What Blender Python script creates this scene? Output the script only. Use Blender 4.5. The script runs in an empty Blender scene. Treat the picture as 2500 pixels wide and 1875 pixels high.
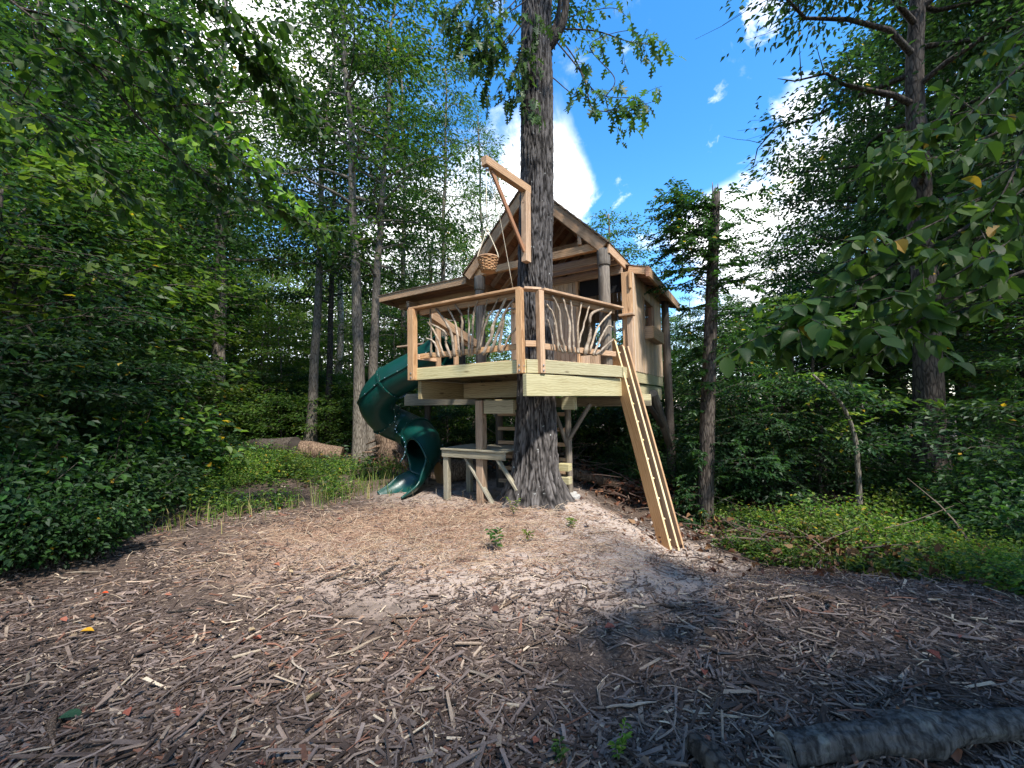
import bpy, bmesh, math, random
import numpy as np
from mathutils import Matrix, Vector, noise as mnoise

random.seed(7)
RNG = np.random.default_rng(7)
scene = bpy.context.scene
COL = scene.collection
PI = math.pi

# ------------------------------------------------------------------ camera, sky, sun, exposure
F_PX, PITCH, ROLL = 990.0, math.radians(2.85), math.radians(1.05)
EYE = Vector((0, 0, 1.6))
_fw = Vector((0, math.cos(PITCH), math.sin(PITCH)))
_u0 = Vector((0, -math.sin(PITCH), math.cos(PITCH)))
_r0 = Vector((1, 0, 0))
C_RT = _r0 * math.cos(ROLL) - _u0 * math.sin(ROLL)
C_UP = _u0 * math.cos(ROLL) + _r0 * math.sin(ROLL)
cam_data = bpy.data.cameras.new("camera")
cam = bpy.data.objects.new("camera", cam_data)
COL.objects.link(cam)
rot = Matrix((C_RT, C_UP, -_fw)).transposed().to_4x4()
cam.matrix_world = Matrix.Translation(EYE) @ rot
cam_data.sensor_width = 36.0
cam_data.lens = 36.0 * F_PX / 2500.0
cam_data.clip_start = 0.05
cam_data.clip_end = 2000.0
scene.camera = cam

def direction(px, py):
    return (C_RT * ((px - 1250) / F_PX) + C_UP * ((937.5 - py) / F_PX) + _fw)

def at(px, py, Y):
    """world point at depth Y (metres along +Y) seen at photo pixel px, py"""
    d = direction(px, py)
    return EYE + d * (Y / d.y)

SUN_EL, SUN_AZ = math.radians(55), math.radians(27)      # azimuth measured from straight behind the camera towards the right
sun_dir = Vector((math.sin(SUN_AZ) * math.cos(SUN_EL), -math.cos(SUN_AZ) * math.cos(SUN_EL), math.sin(SUN_EL)))
sl = bpy.data.lights.new("sun", "SUN")
sl.energy = 3.1
sl.angle = math.radians(4.0)
sl.color = (1.0, 0.95, 0.87)
so = bpy.data.objects.new("sun", sl)
so.rotation_euler = (-sun_dir).to_track_quat("-Z", "Y").to_euler()
COL.objects.link(so)

scene.view_settings.view_transform = "Standard"
scene.view_settings.look = "None"
scene.view_settings.gamma = 1.0
scene.view_settings.use_curve_mapping = False
scene.view_settings.exposure = 1.48

world = bpy.data.worlds.new("World")
scene.world = world
world.use_nodes = True

class NT:
    """tiny node-tree helper"""
    def __init__(s, tree):
        s.t = tree; s.n = tree.nodes; s.l = tree.links
        s.n.clear()
    def add(s, typ, **kw):
        n = s.n.new(typ)
        for k, v in kw.items():
            if k.startswith("i_"):
                key = k[2:]
                key = int(key) if key.isdigit() else key.replace("_", " ")
                s.set(n.inputs[key], v)
            else:
                setattr(n, k, v)
        return n
    def set(s, sock, v):
        if isinstance(v, bpy.types.NodeSocket):
            s.l.new(v, sock)
        else:
            sock.default_value = v
    def math(s, op, a, b=None, clamp=False):
        n = s.n.new("ShaderNodeMath"); n.operation = op; n.use_clamp = clamp
        s.set(n.inputs[0], a)
        if b is not None: s.set(n.inputs[1], b)
        return n.outputs[0]
    def mix(s, f, a, b, mode="MIX"):
        n = s.n.new("ShaderNodeMix"); n.data_type = "RGBA"; n.blend_type = mode
        s.set(n.inputs[0], f); s.set(n.inputs[6], a); s.set(n.inputs[7], b)
        return n.outputs[2]
    def ramp(s, f, stops, interp="LINEAR"):
        n = s.n.new("ShaderNodeValToRGB"); n.color_ramp.interpolation = interp
        e = n.color_ramp.elements
        while len(e) < len(stops): e.new(0.5)
        for k, (p, c) in enumerate(stops):
            e[k].position = p
            e[k].color = (*c, 1) if len(c) == 3 else c
        s.set(n.inputs[0], f)
        return n.outputs[0]
    def maprange(s, v, a, b, c=0.0, d=1.0, smooth=True):
        n = s.n.new("ShaderNodeMapRange"); n.interpolation_type = "SMOOTHSTEP" if smooth else "LINEAR"
        for k, x in enumerate((v, a, b, c, d)): s.set(n.inputs[k], x)
        return n.outputs[0]
    def noise(s, vec, scale, detail=4, rough=0.55, dist=0.0):
        n = s.n.new("ShaderNodeTexNoise")
        s.set(n.inputs["Vector"], vec); s.set(n.inputs["Scale"], scale); s.set(n.inputs["Detail"], detail)
        s.set(n.inputs["Roughness"], rough); s.set(n.inputs["Distortion"], dist)
        return n.outputs[0]
    def mapping(s, vec, scale=(1, 1, 1), loc=(0, 0, 0)):
        n = s.n.new("ShaderNodeMapping"); s.set(n.inputs[0], vec)
        n.inputs["Scale"].default_value = scale; n.inputs["Location"].default_value = loc
        return n.outputs[0]

w = NT(world.node_tree)
sky = w.add("ShaderNodeTexSky", sky_type="NISHITA", sun_disc=False)
sky.sun_elevation = SUN_EL
sky.sun_rotation = math.radians(180) - SUN_AZ
sky.air_density = 1.0; sky.dust_density = 0.25; sky.ozone_density = 2.5
hsv = w.add("ShaderNodeHueSaturation", i_Saturation=1.33, i_Value=1.2, i_Color=sky.outputs[0])
tc = w.add("ShaderNodeTexCoord")
nrm = w.add("ShaderNodeVectorMath", operation="NORMALIZE"); w.l.new(tc.outputs["Generated"], nrm.inputs[0])
D = nrm.outputs[0]
f1 = w.noise(w.mapping(D, (1, 1, 1.7)), 2.6, 8, 0.55, 0.3)
f2 = w.noise(w.mapping(D, (1, 1, 1.4), (3, 1, 5)), 7.0, 7, 0.62, 0.5)
fb = w.math("ADD", w.math("MULTIPLY", f1, 0.45), w.math("MULTIPLY", f2, 0.55))
dens = w.math("MULTIPLY", w.math("SUBTRACT", fb, 0.5), 2.6)
sep = w.add("ShaderNodeSeparateXYZ", i_0=D)
lowsky = w.maprange(sep.outputs[2], 0.75, 0.05, -0.02, 0.22)
dens = w.math("ADD", dens, lowsky)
def blob(px, py, rpx, amp):
    global dens
    c = direction(px, py).normalized()
    dn = w.add("ShaderNodeVectorMath", operation="DISTANCE"); w.l.new(D, dn.inputs[0]); dn.inputs[1].default_value = c
    dv = w.math("ADD", dn.outputs["Value"], w.math("MULTIPLY", w.math("SUBTRACT", f2, 0.5), 0.36))
    r = (direction(px + rpx, py).normalized() - c).length
    dens = w.math("ADD", dens, w.maprange(dv, r, r * 0.25, 0.0, amp))
for b in ((1330, 430, 185, .75), (1330, 560, 200, .75), (2000, 420, 230, .8), (2150, 280, 180, .5), (2300, 330, 300, .7), (1760, 560, 180, .8), (1880, 700, 260, .8), (1850, 40, 75, .6), (1940, 250, 60, .4),
          (650, 120, 330, .8), (1070, 600, 260, .6), (1600, 330, 290, -1.0), (1480, 560, 110, -.8), (1120, 90, 190, -.6), (1600, 690, 110, -.4), (1700, 330, 120, -.5),
          (330, 150, 260, .5), (300, 700, 500, .3), (950, 800, 300, .4)):
    blob(*b)
mask = w.maprange(dens, -0.02, 0.74)
cl_shade = w.noise(w.mapping(D, (1, 1, 1.6), (0, 2, 7)), 4.0, 6, 0.6)
cloud_col = w.ramp(cl_shade, [(0.34, (4.2, 4.5, 5.0)), (0.60, (8.6, 8.6, 8.5))])
wc = w.mix(mask, hsv.outputs[0], cloud_col)
bg = w.add("ShaderNodeBackground", i_Color=wc, i_Strength=0.125)
wo = w.add("ShaderNodeOutputWorld"); w.l.new(bg.outputs[0], wo.inputs[0])

# ------------------------------------------------------------------ helpers
WM = {}                                                     # world matrices as built
def link(o): COL.objects.link(o); return o

def tag(o, label=None, cat=None, group=None, kind=None):
    for k, v in (("label", label), ("category", cat), ("group", group), ("kind", kind)):
        if v: o[k] = v
    return o

def empty(name, M, label, cat, group=None):
    o = bpy.data.objects.new(name, None)
    o.empty_display_size = 0.2
    if not isinstance(M, Matrix): M = Matrix.Translation(Vector(M))
    o.matrix_basis = M
    WM[o] = M
    return tag(link(o), label, cat, group)

def place(name, me, M, parent=None):
    o = bpy.data.objects.new(name, me)
    WM[o] = M
    if parent is None:
        o.matrix_basis = M
    else:
        o.parent = parent
        o.matrix_basis = WM[parent].inverted() @ M
    return link(o)

def mesh_np(name, verts, faces, mat, cols=None, smooth=False, face_groups=None):
    """verts (N,3); faces an (M,k) array or a list of arrays of different k"""
    me = bpy.data.meshes.new(name)
    fl = faces if isinstance(faces, list) else [faces]
    fl = [np.asarray(f, dtype=np.int32) for f in fl if len(f)]
    verts = np.asarray(verts, dtype=np.float32)
    nl = sum(f.size for f in fl); nf = sum(len(f) for f in fl)
    me.vertices.add(len(verts)); me.loops.add(nl); me.polygons.add(nf)
    me.vertices.foreach_set("co", verts.ravel())
    me.loops.foreach_set("vertex_index", np.concatenate([f.ravel() for f in fl]))
    tot = np.concatenate([np.full(len(f), f.shape[1], dtype=np.int32) for f in fl])
    st = np.concatenate([[0], np.cumsum(tot)[:-1]]).astype(np.int32)
    me.polygons.foreach_set("loop_start", st)
    try: me.polygons.foreach_set("loop_total", tot)
    except Exception: pass
    me.polygons.foreach_set("use_smooth", np.full(nf, smooth, dtype=bool))
    me.update(calc_edges=True)
    if cols is not None:
        a = me.color_attributes.new("Col", "FLOAT_COLOR", "POINT")
        c4 = np.ones((len(verts), 4), dtype=np.float32); c4[:, :3] = cols
        a.data.foreach_set("color", c4.ravel())
    for m in (mat if isinstance(mat, (list, tuple)) else [mat]):
        me.materials.append(m)
    return me

class Acc:
    """collects pieces of different kinds into one mesh"""
    def __init__(s): s.v = []; s.q = []; s.t = []; s.c = []; s.n = 0
    def add(s, v, q=None, t=None, col=None):
        v = np.asarray(v, dtype=np.float32)
        if q is not None and len(q): s.q.append(np.asarray(q, dtype=np.int32) + s.n)
        if t is not None and len(t): s.t.append(np.asarray(t, dtype=np.int32) + s.n)
        s.v.append(v)
        if col is not None: s.c.append(np.broadcast_to(np.asarray(col, dtype=np.float32), v.shape))
        s.n += len(v)
    def mesh(s, name, mat, smooth=False):
        f = []
        if s.q: f.append(np.concatenate(s.q))
        if s.t: f.append(np.concatenate(s.t))
        return mesh_np(name, np.concatenate(s.v), f, mat, np.concatenate(s.c) if s.c else None, smooth)

def tube(pts, rad, sides=8, cap=True, rough=0.0, rng=RNG):
    """tube along pts -> verts, quads, tris"""
    P = np.asarray([tuple(p) for p in pts], dtype=np.float64); n = len(P)
    R = np.broadcast_to(np.asarray(rad, dtype=np.float64), (n,))
    T = np.gradient(P, axis=0); T /= np.linalg.norm(T, axis=1)[:, None] + 1e-9
    ref = np.array([0, 0, 1.0]) if abs(T[:, 2]).mean() < 0.8 else np.array([1.0, 0, 0])
    A = np.cross(T, ref); A /= np.linalg.norm(A, axis=1)[:, None] + 1e-9
    B = np.cross(A, T)
    th = np.arange(sides) * 2 * PI / sides
    rr = R[:, None] * (1 + rough * rng.uniform(-1, 1, (n, sides)))
    V = P[:, None] + rr[..., None] * (np.cos(th)[None, :, None] * A[:, None] + np.sin(th)[None, :, None] * B[:, None])
    V = V.reshape(-1, 3)
    i = np.arange(n - 1)[:, None] * sides; j = np.arange(sides)[None]; k = (j + 1) % sides
    q = np.stack([i + j, i + sides + j, i + sides + k, i + k], -1).reshape(-1, 4)
    t = np.zeros((0, 3), int)
    if cap:
        V = np.vstack([V, P[0], P[-1]]); a, b = n * sides, n * sides + 1
        j = np.arange(sides); k = (j + 1) % sides
        t = np.vstack([np.stack([np.full(sides, a), j, k], -1), np.stack([np.full(sides, b), (n - 1) * sides + k, (n - 1) * sides + j], -1)])
    return V, q, t

def spline(pts, n):
    """Catmull-Rom through pts, n samples"""
    P = np.asarray([tuple(p) for p in pts], dtype=np.float64)
    P = np.vstack([2 * P[0] - P[1], P, 2 * P[-1] - P[-2]])
    m = len(P) - 3
    u = np.linspace(0, m - 1e-6, n); i = u.astype(int); t = (u - i)[:, None]
    a, b, c, d = P[i], P[i + 1], P[i + 2], P[i + 3]
    return 0.5 * (2 * b + (c - a) * t + (2 * a - 5 * b + 4 * c - d) * t ** 2 + (3 * b - a - 3 * c + d) * t ** 3)

def tube_obj(name, pts, rad, mat, parent=None, sides=8, origin=None, rough=0.0, smooth=True):
    V, q, t = tube(pts, rad, sides, True, rough)
    o = np.asarray(tuple(origin)) if origin is not None else V.mean(0)
    me = mesh_np(name, V - o, [q, t], mat, smooth=smooth)
    return place(name, me, Matrix.Translation(Vector(o)), parent)

_box = {}
def box_mesh(L, wd, h, c, mat):
    key = (round(L, 3), round(wd, 3), round(h, 3), mat.name)
    if key in _box: return _box[key]
    bm = bmesh.new(); bmesh.ops.create_cube(bm, size=1)
    bmesh.ops.scale(bm, vec=(L, wd, h), verts=bm.verts)
    c = min(c, 0.2 * min(L, wd, h))
    bmesh.ops.bevel(bm, geom=list(bm.edges), offset=c, segments=1, affect="EDGES")
    me = bpy.data.meshes.new("board"); bm.to_mesh(me); bm.free(); me.materials.append(mat)
    _box[key] = me
    return me

def axes_matrix(p0, p1, side):
    p0, p1, side = Vector(p0), Vector(p1), Vector(side)
    x = (p1 - p0).normalized()
    y = (side - x * side.dot(x)).normalized()
    z = x.cross(y)
    M = Matrix((x, y, z)).transposed().to_4x4()
    M.translation = (p0 + p1) / 2
    return M

I4 = Matrix.Identity(4)
def board(name, p0, p1, wd, h, mat, parent, side=(0, 0, 1), frame=I4, c=0.005):
    """board from p0 to p1 (frame coordinates); wd measured along side, h across it"""
    L = (Vector(p1) - Vector(p0)).length
    return place(name, box_mesh(L, wd, h, c, mat), frame @ axes_matrix(p0, p1, side), parent)

_log = {}
def log(name, p0, p1, r0, r1, mat, parent, frame=I4, sides=18):
    L = (Vector(p1) - Vector(p0)).length
    V, q, t = tube([(-L / 2, 0, 0), (-L / 2 + .01, 0, 0), (-L / 6, 0, 0), (L / 6, 0, 0), (L / 2 - .01, 0, 0), (L / 2, 0, 0)],
                   np.array([r0 * .96, r0, r0 * .67 + r1 * .33, r0 * .33 + r1 * .67, r1, r1 * .96]), sides, True, 0.015)
    me = mesh_np("log", V, [q, t], mat, smooth=False)
    for p in me.polygons: p.use_smooth = len(p.vertices) == 4
    x = (Vector(p1) - Vector(p0)).normalized()
    return place(name, me, frame @ axes_matrix(p0, p1, (0.3, 1, 0) if abs(x.z) > 0.5 else (0, 0, 1)), parent)

# ------------------------------------------------------------------ materials
def mat_new(name):
    m = bpy.data.materials.new(name); m.use_nodes = True
    return m, NT(m.node_tree)

def finish(nt, color, rough=0.7, bump=None, bstr=0.3, bdist=0.01, spec=0.35, extra=None):
    p = nt.add("ShaderNodeBsdfPrincipled")
    nt.set(p.inputs["Base Color"], color); nt.set(p.inputs["Roughness"], rough)
    p.inputs["Specular IOR Level"].default_value = spec
    if bump is not None:
        b = nt.add("ShaderNodeBump", i_Strength=bstr, i_Distance=bdist, i_Height=bump)
        nt.l.new(b.outputs[0], p.inputs["Normal"])
    o = nt.add("ShaderNodeOutputMaterial")
    nt.l.new((extra(p) if extra else p).outputs[0], o.inputs[0])
    return p

def rand_vec(nt, src="Object"):
    t = nt.add("ShaderNodeTexCoord"); oi = nt.add("ShaderNodeObjectInfo")
    c = nt.add("ShaderNodeCombineXYZ")
    for k, f in enumerate((37.0, 11.3, 23.7)): nt.l.new(nt.math("MULTIPLY", oi.outputs["Random"], f), c.inputs[k])
    a = nt.add("ShaderNodeVectorMath", operation="ADD"); nt.l.new(t.outputs[src], a.inputs[0]); nt.l.new(c.outputs[0], a.inputs[1])
    return a.outputs[0], oi.outputs["Random"]

def wood(name, light, mid, dark, knots=True, rough=0.72, vary=0.16, wear=0.0):
    m, nt = mat_new(name)
    v, rnd = rand_vec(nt)
    g1 = nt.noise(nt.mapping(v, (0.7, 9, 9)), 1.6, 3, 0.5, 0.9)
    g2 = nt.noise(nt.mapping(v, (2.0, 60, 60)), 1.5, 3, 0.6, 0.2)
    g3 = nt.noise(nt.mapping(v, (1.2, 2.0, 2.0)), 1.7, 3, 0.6)
    wv = nt.add("ShaderNodeTexWave", wave_type="BANDS", bands_direction="Y", i_Scale=9.0, i_Distortion=7.0, i_Detail=2.0, i_Detail_Scale=1.2)
    nt.l.new(nt.mapping(v, (0.45, 1, 1)), wv.inputs["Vector"])
    f = nt.math("ADD", nt.math("MULTIPLY", g1, 0.5), nt.math("ADD", nt.math("MULTIPLY", g2, 0.25), nt.math("MULTIPLY", wv.outputs["Fac"], 0.22)))
    c = nt.ramp(f, [(0.28, dark), (0.47, mid), (0.68, light)])
    c = nt.mix(nt.maprange(g3, 0.35, 0.7, 0.0, 0.35), c, (*dark, 1))
    if knots:
        vo = nt.add("ShaderNodeTexVoronoi", feature="F1", i_Scale=1.0); nt.l.new(nt.mapping(v, (1.6, 6.5, 6.5)), vo.inputs["Vector"])
        k = nt.maprange(vo.outputs["Distance"], 0.14, 0.05)
        c = nt.mix(nt.math("MULTIPLY", k, 0.8), c, (dark[0] * .3, dark[1] * .25, dark[2] * .22, 1))
    if wear:
        g4 = nt.noise(v, 3.0, 5, 0.65)
        c = nt.mix(nt.maprange(g4, 0.5, 0.75, 0.0, wear), c, (0.16, 0.15, 0.14, 1))
    h = nt.add("ShaderNodeHueSaturation", i_Color=c)
    nt.l.new(nt.maprange(rnd, 0, 1, 1 - vary, 1 + vary, False), h.inputs["Value"])
    nt.l.new(nt.maprange(nt.math("FRACT", nt.math("MULTIPLY", rnd, 7.3)), 0, 1, 0.85, 1.1, False), h.inputs["Saturation"])
    finish(nt, h.outputs[0], rough, nt.math("ADD", g2, nt.math("MULTIPLY", g1, 0.4)), 0.35, 0.004)
    return m

CEDAR = wood("cedar wood", (.60, .395, .235), (.52, .325, .185), (.33, .19, .10))
CEDAR_RED = wood("red cedar board", (.40, .215, .12), (.33, .165, .09), (.21, .10, .055))
CEDAR_BROWN = wood("weathered cedar", (.49, .335, .21), (.41, .27, .165), (.25, .155, .09), wear=.12)
SIDING = wood("cedar siding", (.62, .46, .31), (.54, .385, .25), (.38, .26, .165), knots=False, wear=.15, vary=.2)
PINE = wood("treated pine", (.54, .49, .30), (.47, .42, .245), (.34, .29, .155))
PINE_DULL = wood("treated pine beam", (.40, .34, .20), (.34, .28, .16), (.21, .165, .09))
PINE_GREY = wood("greyed pine", (.34, .31, .23), (.27, .24, .17), (.15, .13, .09), wear=.4)
LADDER = wood("ladder fir", (.50, .31, .155), (.43, .25, .115), (.31, .17, .075))
LADDER_PALE = wood("pale fir", (.80, .62, .33), (.72, .54, .27), (.6, .42, .2), knots=False, vary=.04)  # paler fir; on the rail fronts it carries painted sunlight
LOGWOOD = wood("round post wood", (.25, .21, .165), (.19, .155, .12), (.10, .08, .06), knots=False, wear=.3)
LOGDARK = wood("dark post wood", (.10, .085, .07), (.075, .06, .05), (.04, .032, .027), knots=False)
STICK = wood("peeled branch", (.42, .35, .27), (.32, .25, .18), (.17, .125, .09), knots=False, vary=.3)
BASKET = wood("wicker", (.58, .36, .20), (.46, .26, .13), (.28, .14, .07), knots=False, vary=.05)
SHINGLE = wood("cedar shingle", (.24, .17, .11), (.18, .125, .08), (.10, .07, .045), knots=False)

def plain(name, c, rough=0.5, metal=0.0, var=0.1, sc=20):
    m, nt = mat_new(name)
    t = nt.add("ShaderNodeTexCoord")
    n = nt.noise(t.outputs["Object"], sc, 4)
    col = nt.mix(n, (*[x * (1 - var) for x in c], 1), (*[min(1, x * (1 + var)) for x in c], 1))
    p = finish(nt, col, rough, n, 0.05, 0.004)
    p.inputs["Metallic"].default_value = metal
    return m
CONCRETE = plain("grey concrete", (.36, .35, .33), .9, sc=40, var=.25)
INTERIOR_DARK = plain("interior darkness", (.006, .006, .007), .95)  # flat black painted in for the room's shade, not cloth
STEEL = plain("zinc steel", (.62, .62, .62), .35, 1.0)
ROPE = plain("pale rope", (.62, .54, .40), .9, sc=90, var=.3)
m, nt = mat_new("green slide plastic")
t = nt.add("ShaderNodeTexCoord")
n1 = nt.noise(t.outputs["Object"], 2.2, 4); n2 = nt.noise(t.outputs["Object"], 160, 2)
c = nt.mix(n1, (.002, .036, .029, 1), (.003, .052, .042, 1))
dirt = nt.noise(t.outputs["Object"], 7, 6, .7)
c = nt.mix(nt.maprange(dirt, .58, .8, 0, .18), c, (.12, .11, .09, 1))
finish(nt, c, nt.maprange(dirt, .35, .7, .28, .48), n2, .06, .003, .5)
SLIDE = m

def bark(name, light, mid, dark, sc=1.0, bstr=0.9, plates=.3):
    m, nt = mat_new(name)
    v, rnd = rand_vec(nt)
    g = nt.noise(nt.mapping(v, (16 * sc, 16 * sc, 2.6 * sc)), 1.0, 6, .62, .7)
    s = nt.noise(v, 5 * sc, 4, .6)
    vo = nt.add("ShaderNodeTexVoronoi", feature="DISTANCE_TO_EDGE", i_Scale=1.0); nt.l.new(nt.mapping(v, (15 * sc, 15 * sc, 3.2 * sc)), vo.inputs["Vector"])
    f = nt.math("ADD", nt.math("MULTIPLY", g, .75), nt.math("MULTIPLY", nt.maprange(vo.outputs[0], 0, .25), plates))
    c = nt.ramp(f, [(.32, dark), (.55, mid), (.8, light)])
    c = nt.mix(nt.maprange(s, .58, .78, 0, .5), c, (light[0] * 1.15, light[1] * 1.2, light[2] * 1.1, 1))
    finish(nt, c, .9, f, bstr, .02, .2)
    return m
OAKBARK = bark("oak bark", (.23, .205, .19), (.135, .118, .108), (.035, .029, .026), 1.1)
BARK = bark("grey bark", (.26, .23, .19), (.18, .155, .125), (.07, .058, .046), 1.6)
BARK_DARK = bark("dark bark", (.11, .092, .075), (.075, .06, .05), (.025, .02, .016), 1.5)
BIRCH = bark("pale birch bark", (.66, .64, .60), (.50, .47, .43), (.16, .14, .12), 1.2, .4)
DEADWOOD = bark("dead wood", (.24, .17, .12), (.16, .105, .07), (.06, .04, .028), 1.4)
LOGGREY = bark("grey log bark", (.27, .255, .24), (.12, .11, .102), (.025, .022, .02), 1.6, 1.0, .08)
def ringed(name, light, dark):
    m, nt = mat_new(name)
    t = nt.add("ShaderNodeTexCoord")
    wv = nt.add("ShaderNodeTexWave", wave_type="RINGS", rings_direction="Z", i_Scale=16.0, i_Distortion=2.2, i_Detail=3.0, i_Detail_Scale=2.0)
    nt.l.new(t.outputs["Object"], wv.inputs["Vector"])
    n = nt.noise(t.outputs["Object"], 14, 5, .65)
    c = nt.mix(nt.math("ADD", nt.math("MULTIPLY", wv.outputs["Fac"], .45), nt.math("MULTIPLY", n, .6)), (*dark, 1), (*light, 1))
    finish(nt, c, .9, nt.math("ADD", n, wv.outputs["Fac"]), .4, .004, .2)
    return m
CUTFACE = ringed("cut wood face", (.46, .28, .15), (.24, .13, .07))
PALEFACE = ringed("weathered cut face", (.27, .235, .20), (.10, .085, .07))

def leaf_mat(name, trans=0.46, gloss=0.5, tint=(1.0, 1.0, 1.0), tboost=(1.75, 1.85, .75)):
    m, nt = mat_new(name)
    a = nt.add("ShaderNodeAttribute", attribute_name="Col")
    oi = nt.add("ShaderNodeObjectInfo")
    h = nt.add("ShaderNodeHueSaturation", i_Color=nt.mix(1.0, a.outputs["Color"], (*tint, 1), "MULTIPLY"))
    nt.l.new(nt.maprange(oi.outputs["Random"], 0, 1, .485, .515, False), h.inputs["Hue"])
    nt.l.new(nt.maprange(nt.math("FRACT", nt.math("MULTIPLY", oi.outputs["Random"], 5.7)), 0, 1, .8, 1.2, False), h.inputs["Value"])
    p = nt.add("ShaderNodeBsdfPrincipled", i_Base_Color=h.outputs[0], i_Roughness=gloss)
    p.inputs["Specular IOR Level"].default_value = .3
    tr = nt.add("ShaderNodeBsdfTranslucent", i_Color=nt.mix(1.0, h.outputs[0], (*tboost, 1), "MULTIPLY"))
    mx = nt.add("ShaderNodeMixShader", i_0=trans); nt.l.new(p.outputs[0], mx.inputs[1]); nt.l.new(tr.outputs[0], mx.inputs[2])
    o = nt.add("ShaderNodeOutputMaterial"); nt.l.new(mx.outputs[0], o.inputs[0])
    return m
LEAF = leaf_mat("green leaves")
LEAF_DEAD = leaf_mat("dead leaves", .15, .8, tboost=(1.2, 1.1, .9))
def attr_mat(name, rough=.85, bsc=60):
    m, nt = mat_new(name)
    a = nt.add("ShaderNodeAttribute", attribute_name="Col")
    t = nt.add("ShaderNodeTexCoord")
    n = nt.noise(t.outputs["Object"], bsc, 4, .6)
    finish(nt, nt.mix(nt.maprange(n, .3, .7, 0.1, .5), a.outputs["Color"], nt.mix(.7, a.outputs["Color"], (.03, .022, .018, 1))), rough, n, .4, .004, .25)
    return m
CHIPMAT = attr_mat("wood chips", .8, 70)
STRAWMAT = attr_mat("dry straw", .8, 70)

# ------------------------------------------------------------------ ground
def ss(a, b, x):
    t = np.clip((np.asarray(x, dtype=float) - a) / (b - a), 0, 1)
    return t * t * (3 - 2 * t)

def gh(x, y):
    x = np.asarray(x, dtype=float); y = np.asarray(y, dtype=float)
    h = -0.66 * ss(0.9, 2.6, x) * ss(3.0, 5.8, y)
    h = h + 0.07 * np.exp(-((x - .33) ** 2 + (y - 6.5) ** 2) / .9)
    h = h + 0.25 * ss(-3.6, -7, x) - 0.08 * ss(4, 0.5, y) * ss(0.2, 2.5, x)
    h = h + 0.025 * np.sin(1.7 * x + .6) * np.sin(1.3 * y + 1.1) + 0.018 * np.sin(3.9 * x + 2) * np.sin(3.3 * y)
    h = h + .25 * np.sin(.13 * x + 1) * np.sin(.11 * y) * ss(12, 30, np.hypot(x, y))
    return h
def G(x, y, dz=0.0): return Vector((float(x), float(y), float(gh(x, y)) + dz))

def graded(lo, hi, a, b, fine):
    """coordinates: fine between a and b, growing steps outside"""
    c = list(np.arange(a, b + 1e-6, fine)); s = fine
    while c[-1] < hi: s *= 1.22; c.append(min(hi, c[-1] + s))
    s = fine
    while c[0] > lo: s *= 1.22; c.insert(0, max(lo, c[0] - s))
    return np.array(c)
gx = graded(-400, 400, -5, 6, .09); gy = graded(-60, 600, .2, 9.5, .09)
X, Y = np.meshgrid(gx, gy)
Z = gh(X, Y)
near = (np.abs(X) < 7) & (Y < 11)
rn = np.zeros_like(Z)
for i, j in zip(*np.nonzero(near)):
    rn[i, j] = mnoise.noise((X[i, j] * 3.1, Y[i, j] * 3.1, 0)) * .6 + mnoise.noise((X[i, j] * 8, Y[i, j] * 8, 4)) * .3
Z = Z + rn * .022
nx, ny = len(gx), len(gy)
ii = (np.arange(ny - 1)[:, None] * nx + np.arange(nx - 1)[None]).ravel()
q = np.stack([ii, ii + 1, ii + nx + 1, ii + nx], -1)

m, nt = mat_new("forest floor")
geo = nt.add("ShaderNodeNewGeometry"); P = geo.outputs["Position"]
sx = nt.add("ShaderNodeSeparateXYZ", i_0=P)
n_big = nt.noise(P, .9, 5, .6); n_mid = nt.noise(P, 6, 6, .65); n_fine = nt.noise(P, 38, 5, .7, .6); n_grit = nt.noise(P, 120, 3, .6)
litter = nt.ramp(n_fine, [(.3, (.035, .024, .019)), (.5, (.085, .062, .05)), (.66, (.20, .145, .105)), (.8, (.32, .25, .18))])
straw = nt.ramp(nt.noise(nt.mapping(P, (55, 20, 20)), 1.0, 5, .7, 1.2), [(.3, (.14, .088, .06)), (.55, (.32, .21, .145)), (.75, (.50, .36, .26))])
dirt = nt.ramp(nt.math("ADD", nt.math("MULTIPLY", n_mid, .6), nt.math("MULTIPLY", n_grit, .4)), [(.3, (.28, .22, .185)), (.5, (.42, .34, .285)), (.72, (.58, .50, .43))])
def ellipse(cx, cy, rx, ry, soft=.55):
    a = nt.math("DIVIDE", nt.math("SUBTRACT", sx.outputs[0], cx), rx); b = nt.math("DIVIDE", nt.math("SUBTRACT", sx.outputs[1], cy), ry)
    d = nt.math("SQRT", nt.math("ADD", nt.math("MULTIPLY", a, a), nt.math("MULTIPLY", b, b)))
    d = nt.math("ADD", d, nt.math("MULTIPLY", nt.math("SUBTRACT", n_mid, .5), .9))
    return nt.maprange(d, 1.0 + soft * .4, 1.0 - soft * .6)
c = nt.mix(ellipse(-.9, 5.1, 2.5, 1.7), litter, straw)
c = nt.mix(ellipse(1.7, 5.8, 1.4, 1.3), c, dirt)
c = nt.mix(nt.math("MULTIPLY", ellipse(.2, 4.4, 2.7, 1.35), .8), c, dirt)
c = nt.mix(nt.math("MULTIPLY", ellipse(-.6, 7.6, 2.0, 1.3), .6), c, dirt)
finish(nt, c, .95, nt.math("ADD", nt.math("MULTIPLY", n_fine, .7), nt.math("MULTIPLY", n_mid, .6)), .8, .03, .15)
tag(place("ground", mesh_np("ground", np.stack([X, Y, Z], -1).reshape(-1, 3), q, m, smooth=True), I4), kind="structure")

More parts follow.
